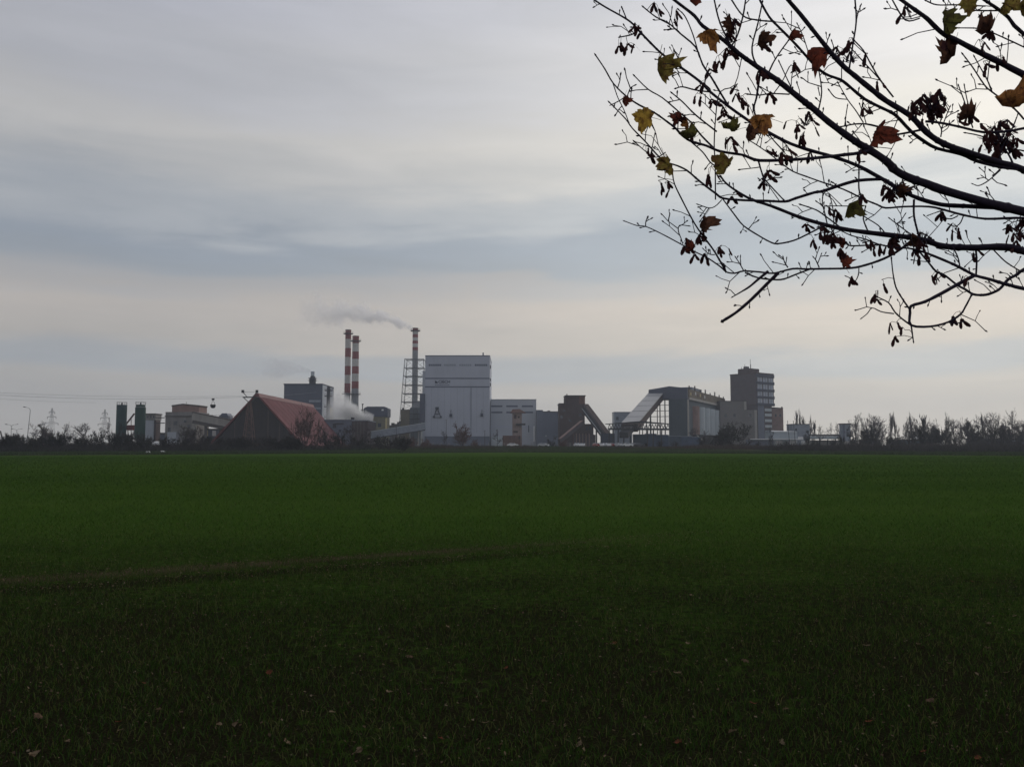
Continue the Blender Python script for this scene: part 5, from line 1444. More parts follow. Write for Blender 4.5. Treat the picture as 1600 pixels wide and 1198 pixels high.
# (px, ytop, width, D, prototype, name, label or None)
TREES = [
    (8, 685, 20, 262, 'bush1', 'dark_shrub', 'low dark shrub beside the leaning barrier at left edge'),
    (30, 680, 22, 264, 'bush2', 'dark_shrub', 'low dark shrub below the double-headed street lamps'),
    (56, 660, 44, 268, 'olive2', 'olive_tree', 'olive bushy tree behind the tall curved street lamp'),
    (73, 671, 26, 262, 'olive1', 'olive_shrub', 'olive brown shrub right of the bushy olive tree'),
    (100, 660, 24, 300, 'sparse1', 'bare_tree', 'thin bare tree just right of the left pale pylon'),
    (112, 676, 16, 290, 'sparse2', 'bare_tree', 'tiny bare tree between the two pale pylons'),
    (129, 661, 30, 300, 'round1', 'bare_tree', 'round-crowned bare tree between the two pale pylons'),
    (131, 681, 30, 262, 'bush1', 'dark_shrub', 'dark shrub under the round-crowned bare tree'),
    (152, 673, 22, 266, 'bush2', 'dark_shrub', 'dark shrub at foot of the right pale pylon'),
    (170, 652, 17, 310, 'sparse2', 'bare_tree', 'slender bare tree just left of the left green silo'),
    (177, 668, 34, 262, 'round3', 'dark_tree', 'dark tangled tree before the left green silo'),
    (197, 660, 28, 300, 'round3', 'dark_tree', 'dark tangled tree between the two green silos'),
    (212, 673, 30, 262, 'bush1', 'dark_shrub', 'dark shrub at foot of the right green silo'),
    (232, 684, 18, 270, 'bush2', 'dark_shrub', 'small dark shrub before the slim grey tower'),
    (288, 664, 26, 300, 'olive2', 'olive_tree', 'olive tree before the middle of concrete block'),
    (303, 667, 34, 290, 'olive1', 'olive_shrub', 'large olive shrub before right end of concrete block'),
    (283, 683, 30, 262, 'bush1', 'dark_shrub', 'dark shrub at foot of the concrete block'),
    (322, 681, 34, 262, 'bush2', 'dark_shrub', 'dark shrub left of the red-roofed store'),
    (352, 683, 34, 262, 'bush1', 'dark_shrub', 'dark shrub before the left foot of dark gable'),
    (385, 684, 34, 262, 'bush2', 'dark_shrub', 'dark shrub before the ropeway trestle'),
    (417, 681, 36, 262, 'bush1', 'dark_shrub', 'dark shrub before the middle of dark gable'),
    (447, 680, 34, 262, 'bush2', 'dark_shrub', 'dark shrub before right half of dark gable'),
    (476, 637, 46, 300, 'redbush', 'bare_tree', 'large reddish bare tree before the red roof'),
    (506, 668, 24, 280, 'olive1', 'olive_shrub', 'olive shrub at right foot of the red roof'),
    (528, 676, 30, 270, 'bush1', 'dark_shrub', 'dark shrub before left part of low process hall'),
    (548, 664, 26, 300, 'round1', 'bare_tree', 'bare tree before middle of low process hall'),
    (566, 668, 24, 300, 'round2', 'bare_tree', 'bare tree before dark bay of low process hall'),
    (560, 683, 30, 265, 'bush2', 'dark_shrub', 'dark shrub before dark bay of low process hall'),
    (594, 679, 24, 280, 'bush1', 'dark_shrub', 'round dark shrub under low end of rising conveyor'),
    (625, 684, 26, 275, 'bush2', 'dark_shrub', 'dark shrub under middle of rising conveyor'),
    (642, 682, 26, 290, 'redbush', 'brown_shrub', 'brown shrub under upper end of rising conveyor'),
    (664, 685, 20, 290, 'redbush', 'brown_shrub', 'brown shrub at left corner of white boiler house'),
    (695, 672, 16, 380, 'sparse1', 'bare_tree', 'small pale bare tree left of round bare bush'),
    (721, 662, 38, 340, 'redbush', 'bare_bush', 'large round reddish bush before the white boiler house'),
    (742, 686, 16, 330, 'redbush', 'brown_shrub', 'small brown shrub right of large round bush'),
    (777, 671, 20, 420, 'sparse2', 'bare_tree', 'small bare tree before left part of pale annex'),
    (862, 681, 24, 330, 'round3', 'dark_tree', 'small dark tree before the plain blue grey hall'),
    (880, 686, 20, 320, 'redbush', 'brown_shrub', 'brown shrub at foot of pale inclined conveyor'),
    (1009, 690, 8, 330, 'bush1', 'round_shrub', 'tiny round dark shrub, leftmost before the container row'),
    (1031, 689, 10, 330, 'bush2', 'round_shrub', 'tiny round dark shrub, second before the container row'),
    (1054, 689, 12, 330, 'bush1', 'round_shrub', 'tiny round dark shrub, third before the container row'),
    (1097, 682, 12, 330, 'bush2', 'round_shrub', 'dark shrub at right end of the container row'),
    (1103, 671, 20, 420, 'sparse1', 'bare_tree', 'small bare tree before the pale silos'),
    (1085, 668, 18, 430, 'round1', 'bare_tree', 'small bare tree at corner post of silo hall'),
    (1150, 660, 66, 300, 'bush1', 'dark_shrub', 'large rounded dark bush before the grey stepped building'),
    (1128, 674, 40, 296, 'bush2', 'dark_shrub', 'lower dark bush at left flank of the large rounded bush'),
    (1186, 690, 10, 320, 'bush1', 'round_shrub', 'tiny round shrub below the brick tower corner'),
    (1204, 667, 14, 400, 'round3', 'dark_tree', 'small dark tree at foot of brick tower corner'),
    (1229, 689, 9, 320, 'bush2', 'round_shrub', 'tiny round shrub before the pale low hall'),
    (1246, 641, 6, 500, 'poplar1', 'poplar', 'left of the twin tall poplars behind grey pump house'),
    (1251, 641.5, 6, 500, 'poplar2', 'poplar', 'right of the twin tall poplars behind grey pump house'),
    (1256, 650, 5, 500, 'poplar1', 'poplar', 'shorter poplar just right of the twin tall poplars'),
    (1267.5, 650, 6, 500, 'poplar2', 'poplar', 'poplar at right wall of grey pump house'),
    (1273, 657, 6, 490, 'poplar1', 'poplar', 'short poplar right of grey pump house'),
    (1260, 664, 22, 330, 'round3', 'dark_tree', 'dark tree before the grey pump house'),
    (1281, 664, 18, 440, 'sparse1', 'bare_tree', 'thin bare tree at left end of pipe rack'),
    (1299, 660, 18, 470, 'sparse2', 'bare_tree', 'bare tree behind middle of pipe rack'),
    (1311, 660, 18, 470, 'sparse1', 'bare_tree', 'bare tree behind right end of pipe rack'),
    (1276, 689, 12, 320, 'bush1', 'round_shrub', 'round dark shrub below left part of pipe rack'),
    (1302, 687, 14, 320, 'bush2', 'round_shrub', 'round dark shrub below right part of pipe rack'),
    (1312, 679, 16, 300, 'bush1', 'dark_shrub', 'dark shrub at foot of small concrete tower'),
    (1339, 656, 16, 400, 'fan1', 'bare_tree', 'upright bare tree just right of small concrete tower'),
    (1349, 652, 12, 400, 'fan2', 'bare_tree', 'narrow upright bare tree left of the grey dense one'),
    (1359, 647, 24, 380, 'round2', 'bare_tree', 'tall dense grey tree right of small concrete tower'),
    (1371, 650, 26, 390, 'round1', 'bare_tree', 'open-crowned bare tree beside the tall dense grey one'),
    (1394, 645, 7, 420, 'poplar1', 'poplar', 'tall narrow poplar standing alone, left of thin poplar'),
    (1400, 651, 8, 410, 'poplar2', 'poplar', 'shorter poplar touching the lone tall poplar'),
    (1425, 645.5, 8, 430, 'poplar2', 'poplar', 'thin pale poplar left of the dense right-hand row'),
    (1445, 648, 12, 400, 'poplar1', 'poplar', 'broad poplar at left end of the dense right-hand row'),
    (1461, 655, 22, 360, 'fan1', 'bare_tree', 'bare tree right of broad poplar in the dense row'),
    (1478, 646, 22, 350, 'fan2', 'bare_tree', 'tallest dark tree in middle of the dense right-hand row'),
    (1490, 655, 20, 360, 'round1', 'bare_tree', 'bare tree right of tallest dark tree in dense row'),
    (1503, 652, 14, 350, 'fan1', 'bare_tree', 'pointed bare tree left of the pale low house'),
    (1518, 656, 22, 350, 'fan2', 'bare_tree', 'dark bare tree above the small low white house'),
    (1534, 657, 22, 360, 'round3', 'dark_tree', 'dark rounded tree right of the small low white house'),
    (1548, 655, 20, 360, 'fan1', 'bare_tree', 'upright bare tree before the long dark shed'),
    (1560, 648, 18, 350, 'fan2', 'bare_tree', 'dense upright tree left of the tallest open tree'),
    (1580, 638, 26, 330, 'sparse1', 'bare_tree', 'tallest open bare tree near the right edge'),
    (1597, 656, 26, 340, 'round1', 'bare_tree', 'bare tree cut by the right edge of picture'),
    (1625, 650, 30, 340, 'round2', 'bare_tree', 'bare tree beyond the right edge of picture'),
]
for px, y, w, D, pr, nm, lab in TREES:
    place_tree(px, y, w, D, pr, nm, lab, {'p': 'poplars', 'b': 'bare trees by the works', 'd': 'dark trees and shrubs along the field', 'o': 'olive trees and shrubs', 'r': 'small round shrubs'}.get(nm[0], 'shrubs') if not nm.startswith('brown') else 'brown shrubs', rt)
# low dark trees that fill the row under the right-hand trees; nothing tells them apart
for i in range(42):
    px = 1332 + i * 7.0 + rt.uniform(-4, 4)
    place_tree(px, rt.choice((rt.uniform(664, 676), rt.uniform(676, 691))), rt.uniform(14, 38), rt.uniform(290, 345), rt.choice(['bush1', 'bush2', 'round3', 'fan2']), 'hedge_shrub',
               'dark hedge shrub in the dense thicket under right-hand trees', 'thicket shrubs at the right', rt)
for i in range(20):
    px = 1338 + i * 14.5 + rt.uniform(-5, 5)
    place_tree(px, rt.uniform(643, 664), rt.uniform(10, 30), rt.uniform(360, 430), rt.choice(['round1', 'round2', 'fan1', 'fan2', 'sparse1', 'poplar2']), 'background_tree',
               'bare grey tree standing back in the dense right-hand row', 'bare trees at back of the right-hand row', rt)
for i in range(44):
    px = rt.uniform(-20, 250) if i < 24 else rt.uniform(250, 640)
    place_tree(px, rt.uniform(675, 689) if i < 24 else rt.uniform(681, 690), rt.uniform(18, 34), rt.uniform(240, 262), rt.choice(['bush1', 'bush2', 'round3']), 'hedge_shrub',
               'low dark hedge shrub in the thicket along left field edge', 'thicket shrubs at the left', rt)


# scrub: countless low twigs along the far side of the field, and rough grass on the verge
def scrub(name, n, x_of, y_of, h, m, label, cat, wtw):
    A = np.empty((n, 3)); B = np.empty((n, 3))
    x = x_of(n); y = y_of(x, n)
    gz = np.clip((y - 236.0) / 70.0, 0, 1) * 1.5
    A[:, 0] = x; A[:, 1] = y; A[:, 2] = gz - .01
    hh = h(x, n)
    B[:, 0] = x + rng.normal(0, .35, n) * hh; B[:, 1] = y + rng.normal(0, .35, n) * hh; B[:, 2] = hh + gz
    tw = TW(); tw.a = A; tw.b = B; tw.r = list(np.full(n, wtw) * rng.uniform(.5, 1.4, n))
    o = bpy.data.objects.new(name, tw.mesh(name, m)); COL.objects.link(o)
    return tag(o, label, cat, kind='stuff')


ey = np.vectorize(edge_y)
scrub('verge_grass', 90000, lambda n: rng.uniform(-260, 260, n), lambda x, n: ey(x) + 1 + rng.random(n) ** 1.1 * 85, lambda x, n: rng.uniform(.25, .8, n),
      mat('verge_grass_green', (0.024, 0.042, 0.012), .95, .4, .08), 'rough dark green grass on the verge beyond the field', 'grass', .05)
pat = lambda x: .55 + .45 * np.sin(x * .21 + np.sin(x * .047) * 3) * np.sin(x * .083 + 1.2)
def scrub_x(n):
    x = rng.uniform(-300, 300, n); return x
def scrub_h(x, n):
    dens = np.interp(x, [-300, -60, -40, 5, 12, 52, 62, 300], [.8, .8, .5, .35, .2, .2, .5, .7])
    return rng.uniform(.4, 1.0, n) * (1.0 + 2.6 * pat(x)) * dens
scrub('roadside_scrub', 60000, scrub_x, lambda x, n: 268 + rng.random(n) * 36, scrub_h, M['scrub'], 'brown leafless scrub in a band before the works', 'scrub', .06)
scrub('dark_undergrowth', 50000, lambda n: np.where(rng.random(n) < .55, rng.uniform(-230, -45, n), rng.uniform(78, 260, n)), lambda x, n: 236 + rng.random(n) * 40 + (np.abs(x) < 60) * 20,
      lambda x, n: rng.uniform(.4, 1.0, n) * (.5 + 2.9 * pat(x * 1.3 + 7)), M['twigdark'], 'dark undergrowth along both ends of far field edge', 'undergrowth', .07)

# ------------------------------------------------------------------ the maple whose branches hang into the picture
TD = 4.2
BR = {}   # name -> list of (px, py, depth)
# name: (points root -> tip in photo pixels, width at root, width at tip, depth at root, depth at tip)
MAIN = [
    ('L1', [(2060, 560), (1900, 460), (1760, 385), (1680, 353), (1600, 331), (1561, 322), (1517, 310), (1470, 296), (1447, 287), (1423, 279), (1400, 267), (1385, 252), (1358, 234), (1336, 221), (1295, 191), (1272, 171), (1250, 154), (1215, 126), (1188, 108), (1157, 86), (1143, 74), (1125, 59), (1098, 41), (1085, 25), (1062, 7), (1040, -10), (1010, -34)], 24, 4, 4.3, 3.6),
    ('B2', [(1575, 325), (1505, 322), (1470, 319.6), (1435, 310), (1409, 298), (1391, 287), (1377, 279), (1340, 259), (1300, 244.5), (1272, 237), (1250, 230), (1227, 221), (1188, 200), (1170, 189), (1139, 167), (1110, 144), (1094, 128), (1067, 108), (1044, 92), (1026, 77), (997, 47), (990, 39), (977, 29), (945, 11), (925, -2), (900, -18)], 10, 3, None, 4.35),
    ('B3', [(1700, 362), (1650, 300), (1600, 266), (1565, 255), (1520, 241), (1475, 225), (1448, 207), (1421, 180), (1385, 158), (1358, 137), (1336, 119), (1318, 104), (1297, 81), (1277, 56), (1250, 22), (1231, 0), (1212, -24)], 15, 7, None, 3.55),
    ('B4', [(1590, 264), (1565, 261), (1527, 252), (1502, 241), (1464, 232), (1441, 219), (1423, 205), (1399, 180), (1378, 169), (1351, 155), (1322, 131), (1311, 124), (1288, 115), (1268, 97), (1250, 77), (1233, 59), (1215, 41), (1202, 27), (1188, 2), (1180, -20)], 8, 4, None, 3.7),
    ('B5', [(2060, 430), (1900, 290), (1740, 185), (1600, 117), (1565, 99), (1532, 83), (1498, 65), (1475, 54), (1460, 41), (1448, 29), (1430, 16), (1405, -2), (1380, -20)], 15, 6, 4.1, 3.5),
    ('B6', [(1860, 262), (1720, 140), (1600, 54), (1575, 27), (1554, 11), (1536, -1), (1510, -20)], 9, 5, None, 3.6),
    ('C1', [(2060, 600), (1850, 470), (1700, 418), (1640, 402), (1600, 392.6), (1583, 388), (1568, 386), (1545, 386), (1520, 387), (1489, 386), (1470, 384), (1455, 379), (1432, 372.5), (1391, 367.5), (1353, 363), (1318, 358), (1288, 351), (1260, 343), (1243, 337), (1205, 322), (1175, 312), (1153, 300), (1135, 287), (1127, 277)], 20, 3.5, 4.3, 4.4),
    ('C2', [(1428, 373), (1405, 391), (1381.5, 404), (1353, 414), (1328, 419), (1283, 420), (1260, 420.5), (1238, 420), (1209, 427), (1187, 425), (1162, 423.5), (1148, 427), (1135, 425), (1126, 417), (1105.5, 403), (1085, 393), (1063, 381), (1033, 365), (1009, 354), (995, 352.5), (977, 346)], 5.5, 1.7, None, 4.5),
    ('D1', [(1850, 472), (1720, 476), (1600, 451), (1583, 447), (1568, 443), (1545, 436), (1523, 430), (1500, 418), (1483, 410), (1464, 402), (1445, 394.5), (1432.5, 391), (1420, 388), (1400, 387), (1372, 381.5), (1353, 374), (1330, 368), (1313, 360)], 9, 2, None, 4.1),
    ('E1', [(1640, 342), (1587, 340.6), (1540, 342), (1505, 336), (1475, 328), (1451.6, 323), (1412, 323), (1384, 325), (1370, 319.6), (1349, 311), (1318, 296), (1288, 286), (1260, 276), (1239, 268), (1222, 256), (1203, 241), (1182, 226.5), (1173, 221)], 5.5, 2, None, 4.5),
]
SUB = [
    ([(1135, 426), (1117, 394), (1101, 372), (1085, 349), (1067, 315), (1054, 288), (1051, 272)], 2.4, 1.4),
    ([(1216, 426), (1198, 444), (1180, 462), (1166, 475), (1149, 489), (1130, 501)], 4.2, 3.6),
    ([(1200, 424), (1184, 437), (1171, 448), (1158, 456), (1146, 463)], 4.0, 1.0),
    ([(1164, 426), (1184, 434), (1209, 437), (1225, 436), (1243, 429), (1266, 420.5)], 2.2, 2.0),
    ([(1523, 430), (1495, 445), (1470, 459), (1445, 471.5), (1424, 478), (1422, 489), (1423.6, 508), (1454, 510), (1482, 503), (1500.7, 491), (1508, 480), (1517, 463)], 5, 1.8),
    ([(1423.6, 508), (1409.6, 498), (1398, 487), (1388.5, 473), (1372, 464.5)], 2.6, 1.2),
    ([(1422, 484), (1409.6, 466), (1400, 449), (1395.5, 428), (1393, 405)], 2.4, 1.3),
    ([(1397, 490), (1377, 487), (1363, 481), (1355, 490), (1347.6, 496)], 1.6, .8),
    ([(1423.6, 508), (1427, 532)], 2.0, 1.2),
    ([(1482, 504), (1495, 505), (1503, 503)], 1.6, 1.2),
    ([(1640, 404), (1600, 421), (1589, 429), (1576, 436), (1568, 445), (1560, 453), (1545, 459.5), (1533, 461), (1520, 459.5), (1508, 452), (1495, 445), (1476, 430), (1462.5, 424), (1450, 409), (1436, 392.5)], 4.5, 2),
    ([(1524.5, 388), (1526, 408), (1525, 429)], 2.6, 2.2),
    ([(1500, 418), (1497, 403), (1490, 388)], 1.8, 1.2),
    ([(1552, 390), (1570, 408), (1588, 420), (1596, 424)], 1.6, 1.4),
    ([(1377, 280), (1342, 282), (1318, 288), (1286, 298.6), (1272, 301), (1243, 310), (1227, 315), (1198, 314), (1162, 313), (1130, 310), (1119, 303), (1094, 284), (1074, 267), (1058, 259), (1035, 250), (1008, 221), (988, 200.6), (976.6, 185), (953, 161)], 4.5, 1.2),
    ([(1364, 234), (1341, 239.5), (1319, 242), (1285, 246), (1240, 249.6), (1188, 251), (1170, 246), (1159, 242), (1125, 236.6), (1103, 227.6), (1080, 221), (1066, 212), (1055.5, 200.6), (1044, 191.6), (1022, 176), (999, 164.5), (979, 151), (958.6, 131), (945, 108), (931.6, 88)], 5, 1.3),
    ([(1118, 234), (1096, 212), (1080, 191.6), (1062, 176), (1035, 153), (1013, 140), (992, 119.5)], 2.6, 1.2),
    ([(1120, 206), (1087, 180), (1067, 160), (1051, 146.5)], 2.2, 1.3),
    ([(1118, 312), (1117.5, 255), (1116, 225), (1118.6, 180), (1125, 144), (1148, 133), (1158, 95)], 1.9, 1.0),
    ([(1139, 167), (1125, 144), (1112, 122), (1098, 101), (1087, 74), (1062, 52), (1044, 36), (1025, 27), (1006, 12)], 2.8, 1.4),
    ([(1093, 90), (1083, 55), (1071, 27), (1061, 16)], 1.8, 1.2),
    ([(1143, 74), (1125, 36), (1116, 0), (1112, -20)], 2.2, 1.8),
    ([(1143, 72), (1152, 56), (1161, 25), (1165, 0), (1168, -15)], 2.4, 1.8),
    ([(1209, 34), (1182, 31.6), (1161, 25), (1143, 0)], 2.0, 1.8),
    ([(1191, 110), (1179.5, 97), (1175, 74), (1184, 38), (1191, 5)], 2.6, 1.6),
    ([(1188.5, 110), (1186, 126), (1182, 153), (1178, 171), (1186, 198)], 3.0, 2.4),
    ([(1202, 112), (1209, 97), (1220, 80), (1231, 65)], 2.2, 1.6),
    ([(1233.5, 147.6), (1204, 146.5), (1186, 149), (1170, 147.6)], 1.8, 1.5),
    ([(1207, 146.5), (1197, 141), (1190, 137)], 1.2, 1.0),
    ([(1327, 108), (1333, 68), (1338, 34), (1336, 0), (1335, -14)], 2.4, 1.8),
    ([(1338, 34), (1341, 20), (1345, 9)], 1.4, 1.0),
    ([(1396, 152), (1376, 126), (1360, 99), (1349, 79), (1336, 65)], 2.2, 1.4),
    ([(1378, 128), (1352, 100), (1331, 77)], 1.6, 1.0),
    ([(1446, 190), (1466, 191.6), (1498, 198), (1538, 207), (1577, 205), (1600, 200.6), (1640, 196)], 3.4, 3.2),
    ([(1600, 187), (1583.6, 169), (1550, 144), (1538, 133), (1520, 106), (1505, 86)], 2.4, 1.3),
    ([(1550, 144), (1543, 126), (1533, 108), (1523, 90)], 1.8, 1.1),
    ([(1543, 126), (1546, 99)], 1.3, 1.0),
    ([(1520, 200), (1509, 165), (1498, 135)], 1.7, 1.1),
    ([(1521, 186), (1512, 160), (1507, 135)], 1.4, 1.0),
    ([(1437, 29), (1414.5, 31.6), (1394, 0), (1388, -12)], 1.9, 1.4),
    ([(1540, 10), (1495.6, 8), (1464, 8), (1448, 2)], 1.9, 1.4),
    ([(1559, 17), (1532, 17), (1515, 16)], 2.0, 1.6),
    ([(1630, 90), (1600, 74), (1552, 52), (1532, 45), (1500, 44)], 1.9, 1.3),
    ([(1372, 198), (1353.6, 194), (1335.6, 194), (1320, 197), (1315, 198)], 2.6, 1.6),
    ([(1320, 196), (1322, 180), (1324, 167)], 1.4, 1.0),
    ([(1349, 192), (1337, 173), (1324, 155.5), (1310, 131)], 1.5, 1.0),
    ([(1324, 155.5), (1306, 153), (1296, 142)], 1.2, 1.1),
    ([(1439, 203), (1405.5, 209.6), (1390, 209.6), (1374, 205)], 3.2, 2.2),
    ([(1342, 240), (1342, 270), (1342, 295), (1346, 310)], 1.8, 2.0),
    ([(1428, 312), (1428, 337), (1434, 363)], 2.8, 2.4),
    ([(1279, 172), (1284, 144), (1280, 113)], 2.2, 1.3),
    ([(1281, 150), (1279, 140)], 1.2, 1.0),
    ([(1226, 238), (1210, 221), (1203, 212)], 1.6, 1.2),
    ([(1240, 250), (1236, 240), (1230, 228), (1222, 221)], 1.4, .9),
    ([(1185, 252), (1191, 272), (1197, 283), (1223, 311)], 2.4, 1.4),
    ([(1130, 312), (1148, 336), (1162, 353), (1185, 368), (1203, 378), (1215, 381), (1240, 376), (1262, 366), (1287, 353)], 1.6, 2.2),
    ([(1128, 312), (1118, 322), (1108, 325), (1092, 320)], 1.3, 1.0),
    ([(1318, 359), (1290, 338), (1275, 328), (1252, 320)], 1.9, 1.4),
    ([(1293, 352), (1288, 330), (1285, 318), (1286, 302)], 1.6, 1.3),
    ([(1303, 352), (1302, 330), (1297, 306)], 1.4, 1.0),
    ([(1357, 363), (1349, 342), (1352, 325)], 1.9, 1.3),
    ([(1385, 367), (1372, 352), (1350, 338), (1336, 324), (1316, 322), (1292, 322)], 1.4, 1.0),
    ([(1375, 382), (1358, 383), (1330, 384), (1323, 380)], 2.0, 2.0),
    ([(1323, 380), (1308, 372), (1300, 360)], 1.4, 1.0),
    ([(1400, 350), (1407, 345), (1414, 335)], 1.3, .9),
    ([(1432, 372), (1412, 358), (1391, 342)], 1.5, 1.0),
    ([(1560, 256), (1566, 230), (1580, 205), (1590, 180)], 2.6, 1.2),
    ([(1585, 262), (1575, 240), (1557, 222), (1530, 212), (1510, 208)], 2.6, 1.2),
    ([(1578, 240), (1574, 215), (1574, 190)], 2.6, 1.4),
    ([(1640, 250), (1600, 236), (1580, 234), (1560, 232)], 2.4, 1.2),
    ([(1470, 214), (1471, 202), (1464, 190)], 1.8, 1.0),
    ([(1471, 202), (1479, 180), (1484, 168)], 1.5, 1.0),
    ([(1473, 206), (1481, 200), (1483, 193)], 1.1, .8),
    ([(1563, 266), (1545, 282), (1530, 290), (1521, 288)], 1.9, .8),
    ([(1545, 282), (1536, 276)], 1.2, .7),
    ([(1505, 338), (1500, 349), (1492, 354), (1484, 351)], 1.6, .9),
    ([(1497, 337), (1486, 342), (1474, 340)], 1.6, 1.4),
    ([(1475, 328), (1463, 332), (1452, 336)], 1.6, .9),
    ([(1290, 98), (1302, 78), (1300, 66)], 1.4, 1.0),
    ([(1206, 150), (1222, 128), (1236, 102), (1246, 118)], 1.3, 1.0),
    ([(1243, 150), (1232, 128), (1218, 98)], 1.5, 1.1),
    ([(1236, 140), (1237, 122), (1239, 110)], 1.2, .9),
    ([(1266, 92), (1256, 60), (1248, 42), (1246, 38)], 1.2, .9),
    ([(996, 46), (988, 54), (970, 58)], 2.2, 1.4),
    ([(979, 30), (975, 20), (972, 13)], 1.6, 1.4),
    ([(1066, 108), (1060, 92), (1054, 80)], 1.8, 1.3),
    ([(1066, 108), (1058, 99), (1051, 94)], 1.6, 1.2),
    ([(980, 151), (985, 138), (991, 134)], 1.4, 1.1),
    ([(976, 152), (967, 158), (957, 163)], 1.4, 1.0),
    ([(958, 131), (962, 143), (966, 154), (975, 172), (982, 190)], 1.2, 1.0),
    ([(1063, 52), (1056, 46), (1046, 47)], 1.1, 1.0),
    ([(1046, 36), (1049, 22), (1050, 14)], 1.3, 1.0),
    ([(1110, 144), (1087, 141), (1067, 136), (1057, 138)], 2.0, 1.4),
    ([(1080, 222), (1098, 238), (1110, 254), (1122, 262)], 1.8, 1.6),
    ([(1040, 238), (1025, 246), (1008, 236), (992, 222)], 1.3, 1.1),
    ([(1009, 354), (1009, 347), (1011, 341)], 1.4, 1.0),
    ([(1162, 423), (1156, 412), (1150, 403)], 1.5, .9), ([(1158, 416), (1157, 406), (1157, 402)], 1.1, .8),
    ([(1231, 418), (1226, 410), (1224, 403)], 1.6, .9), ([(1228, 412), (1229, 405)], 1.1, .8),
    ([(1280, 418), (1275, 407), (1272, 403)], 1.5, .9), ([(1278, 411), (1283, 398)], 1.2, .8),
    ([(1342, 417), (1341, 430), (1335, 440), (1327, 434), (1323, 432)], 1.4, .8),
    ([(1067, 381), (1064, 372), (1060, 361), (1062, 352), (1075, 353)], 1.3, .9),
    ([(1117, 398), (1108, 397), (1100, 390)], 1.2, .8),
]


def smooth_pts(pts, sub=4):
    out = []
    n = len(pts)
    for i in range(n - 1):
        p0, p1, p2, p3 = pts[max(i - 1, 0)], pts[i], pts[i + 1], pts[min(i + 2, n - 1)]
        for k in range(sub):
            t = k / sub
            out.append(tuple(.5 * (2 * p1[j] + (p2[j] - p0[j]) * t + (2 * p0[j] - 5 * p1[j] + 4 * p2[j] - p3[j]) * t * t + (3 * p1[j] - p0[j] - 3 * p2[j] + p3[j]) * t ** 3) for j in range(len(p1))))
    out.append(tuple(pts[-1]))
    return out


rb_ = random.Random(23)
KNOWN = []      # (px, py, depth) of points already built
maple = thing('maple_tree', 'nearly bare maple at right with dark branches, few autumn leaves and winged seeds', 'tree', (P(2110, 697, TD).x, TD, 0))


def near_depth(px, py):
    b = min(KNOWN, key=lambda q: (q[0] - px) ** 2 + (q[1] - py) ** 2); return b[2]


def stub(mb, p, d, L, r):
    q = p + d * L * .6 + Vector((rb_.uniform(-1, 1), rb_.uniform(-1, 1), rb_.uniform(-.3, 1))) * L * .12
    e = p + d * L
    mb.tube([p, q, e], [r, r * .8, r * .9], 4)
    mb.tube([e, e + d * r * 3, e + d * r * 6], [r * 1.0, r * 1.7, r * .3], 5)
    return q


def branch(pts, w0, w1, d0, d1, name, twiggy):
    L = [0.0]
    for a, b in zip(pts, pts[1:]): L.append(L[-1] + math.hypot(b[0] - a[0], b[1] - a[1]))
    if d0 is None: d0 = near_depth(*pts[0])
    if d1 is None: d1 = d0 + rb_.uniform(-.0009, .0009) * L[-1]
    q = [(x, y, d0 + (d1 - d0) * l / L[-1] + (rb_.uniform(-.01, .01) if 0 < i < len(pts) - 1 else 0)) for i, ((x, y), l) in enumerate(zip(pts, L))]
    q = smooth_pts(q, 3 if len(pts) > 4 else 4)
    KNOWN.extend(q)
    P3 = [P(x, y, d) for x, y, d in q]
    n = len(P3)
    rads = [(w0 + (w1 - w0) * i / (n - 1)) / 2 / F * q[i][2] * (1 + rb_.uniform(-.06, .08)) for i in range(n)]
    mb = MB().tube(P3, rads, 8 if w0 > 4 else 5)
    mb.tube([P3[-1], P3[-1] + (P3[-1] - P3[-2]).normalized() * .006, P3[-1] + (P3[-1] - P3[-2]).normalized() * .016], [rads[-1], rads[-1] * 1.5, rads[-1] * .3], 5)
    # buds and short spurs in opposite pairs
    for i in range(2, n - 1):
        if rb_.random() < twiggy:
            d = (P3[i] - P3[i - 1]).normalized(); sx = d.cross(Vector((0, 1, 0))).normalized() * rb_.choice((-1, 1))
            dd = (d * rb_.uniform(.3, .9) + sx * .9 + Vector((0, rb_.uniform(-.5, .5), rb_.uniform(0, .5)))).normalized()
            ln = rb_.choice((.012, .016, .02, .03, .05, .07, .10, .13)) * rb_.uniform(.7, 1.2)
            k = stub(mb, P3[i], dd, ln, .0027)
            if ln > .028 and rb_.random() < .7:
                d3 = (dd + sx * -.8 + Vector((0, rb_.uniform(-.4, .4), .3))).normalized(); stub(mb, k, d3, ln * rb_.uniform(.4, .7), .0022)
        elif rb_.random() < .25:      # node swelling
            r = rads[i] * 1.18
            d = (P3[i + 1] - P3[i - 1]).normalized() * r * .8
            mb.tube([P3[i] - d, P3[i], P3[i] + d], [rads[i] * .95, r, rads[i] * .95], 6)
    return build(name, mb, M['bark'], maple, smooth=True)


tx = maple.location.x
build('trunk', MB().tube([Vector((tx + .02, TD, -.05)), Vector((tx, TD, .5)), Vector((tx - .03, TD + .02, 1.4)), Vector((tx, TD, 2.6)), Vector((tx + .06, TD, 4.2)), Vector((tx + .05, TD, 6.0))], [.24, .17, .15, .14, .11, .05], 14), M['bark'], maple, smooth=True)
for nm, pts, w0, w1, d0, d1 in MAIN: branch(pts, w0 * .74, w1 * .82, d0, d1, 'branch', .32)
for pts, w0, w1 in SUB: branch(pts, w0 * 1.12 + .35, w1 * 1.15 + .45, None, None, 'twig', .24)

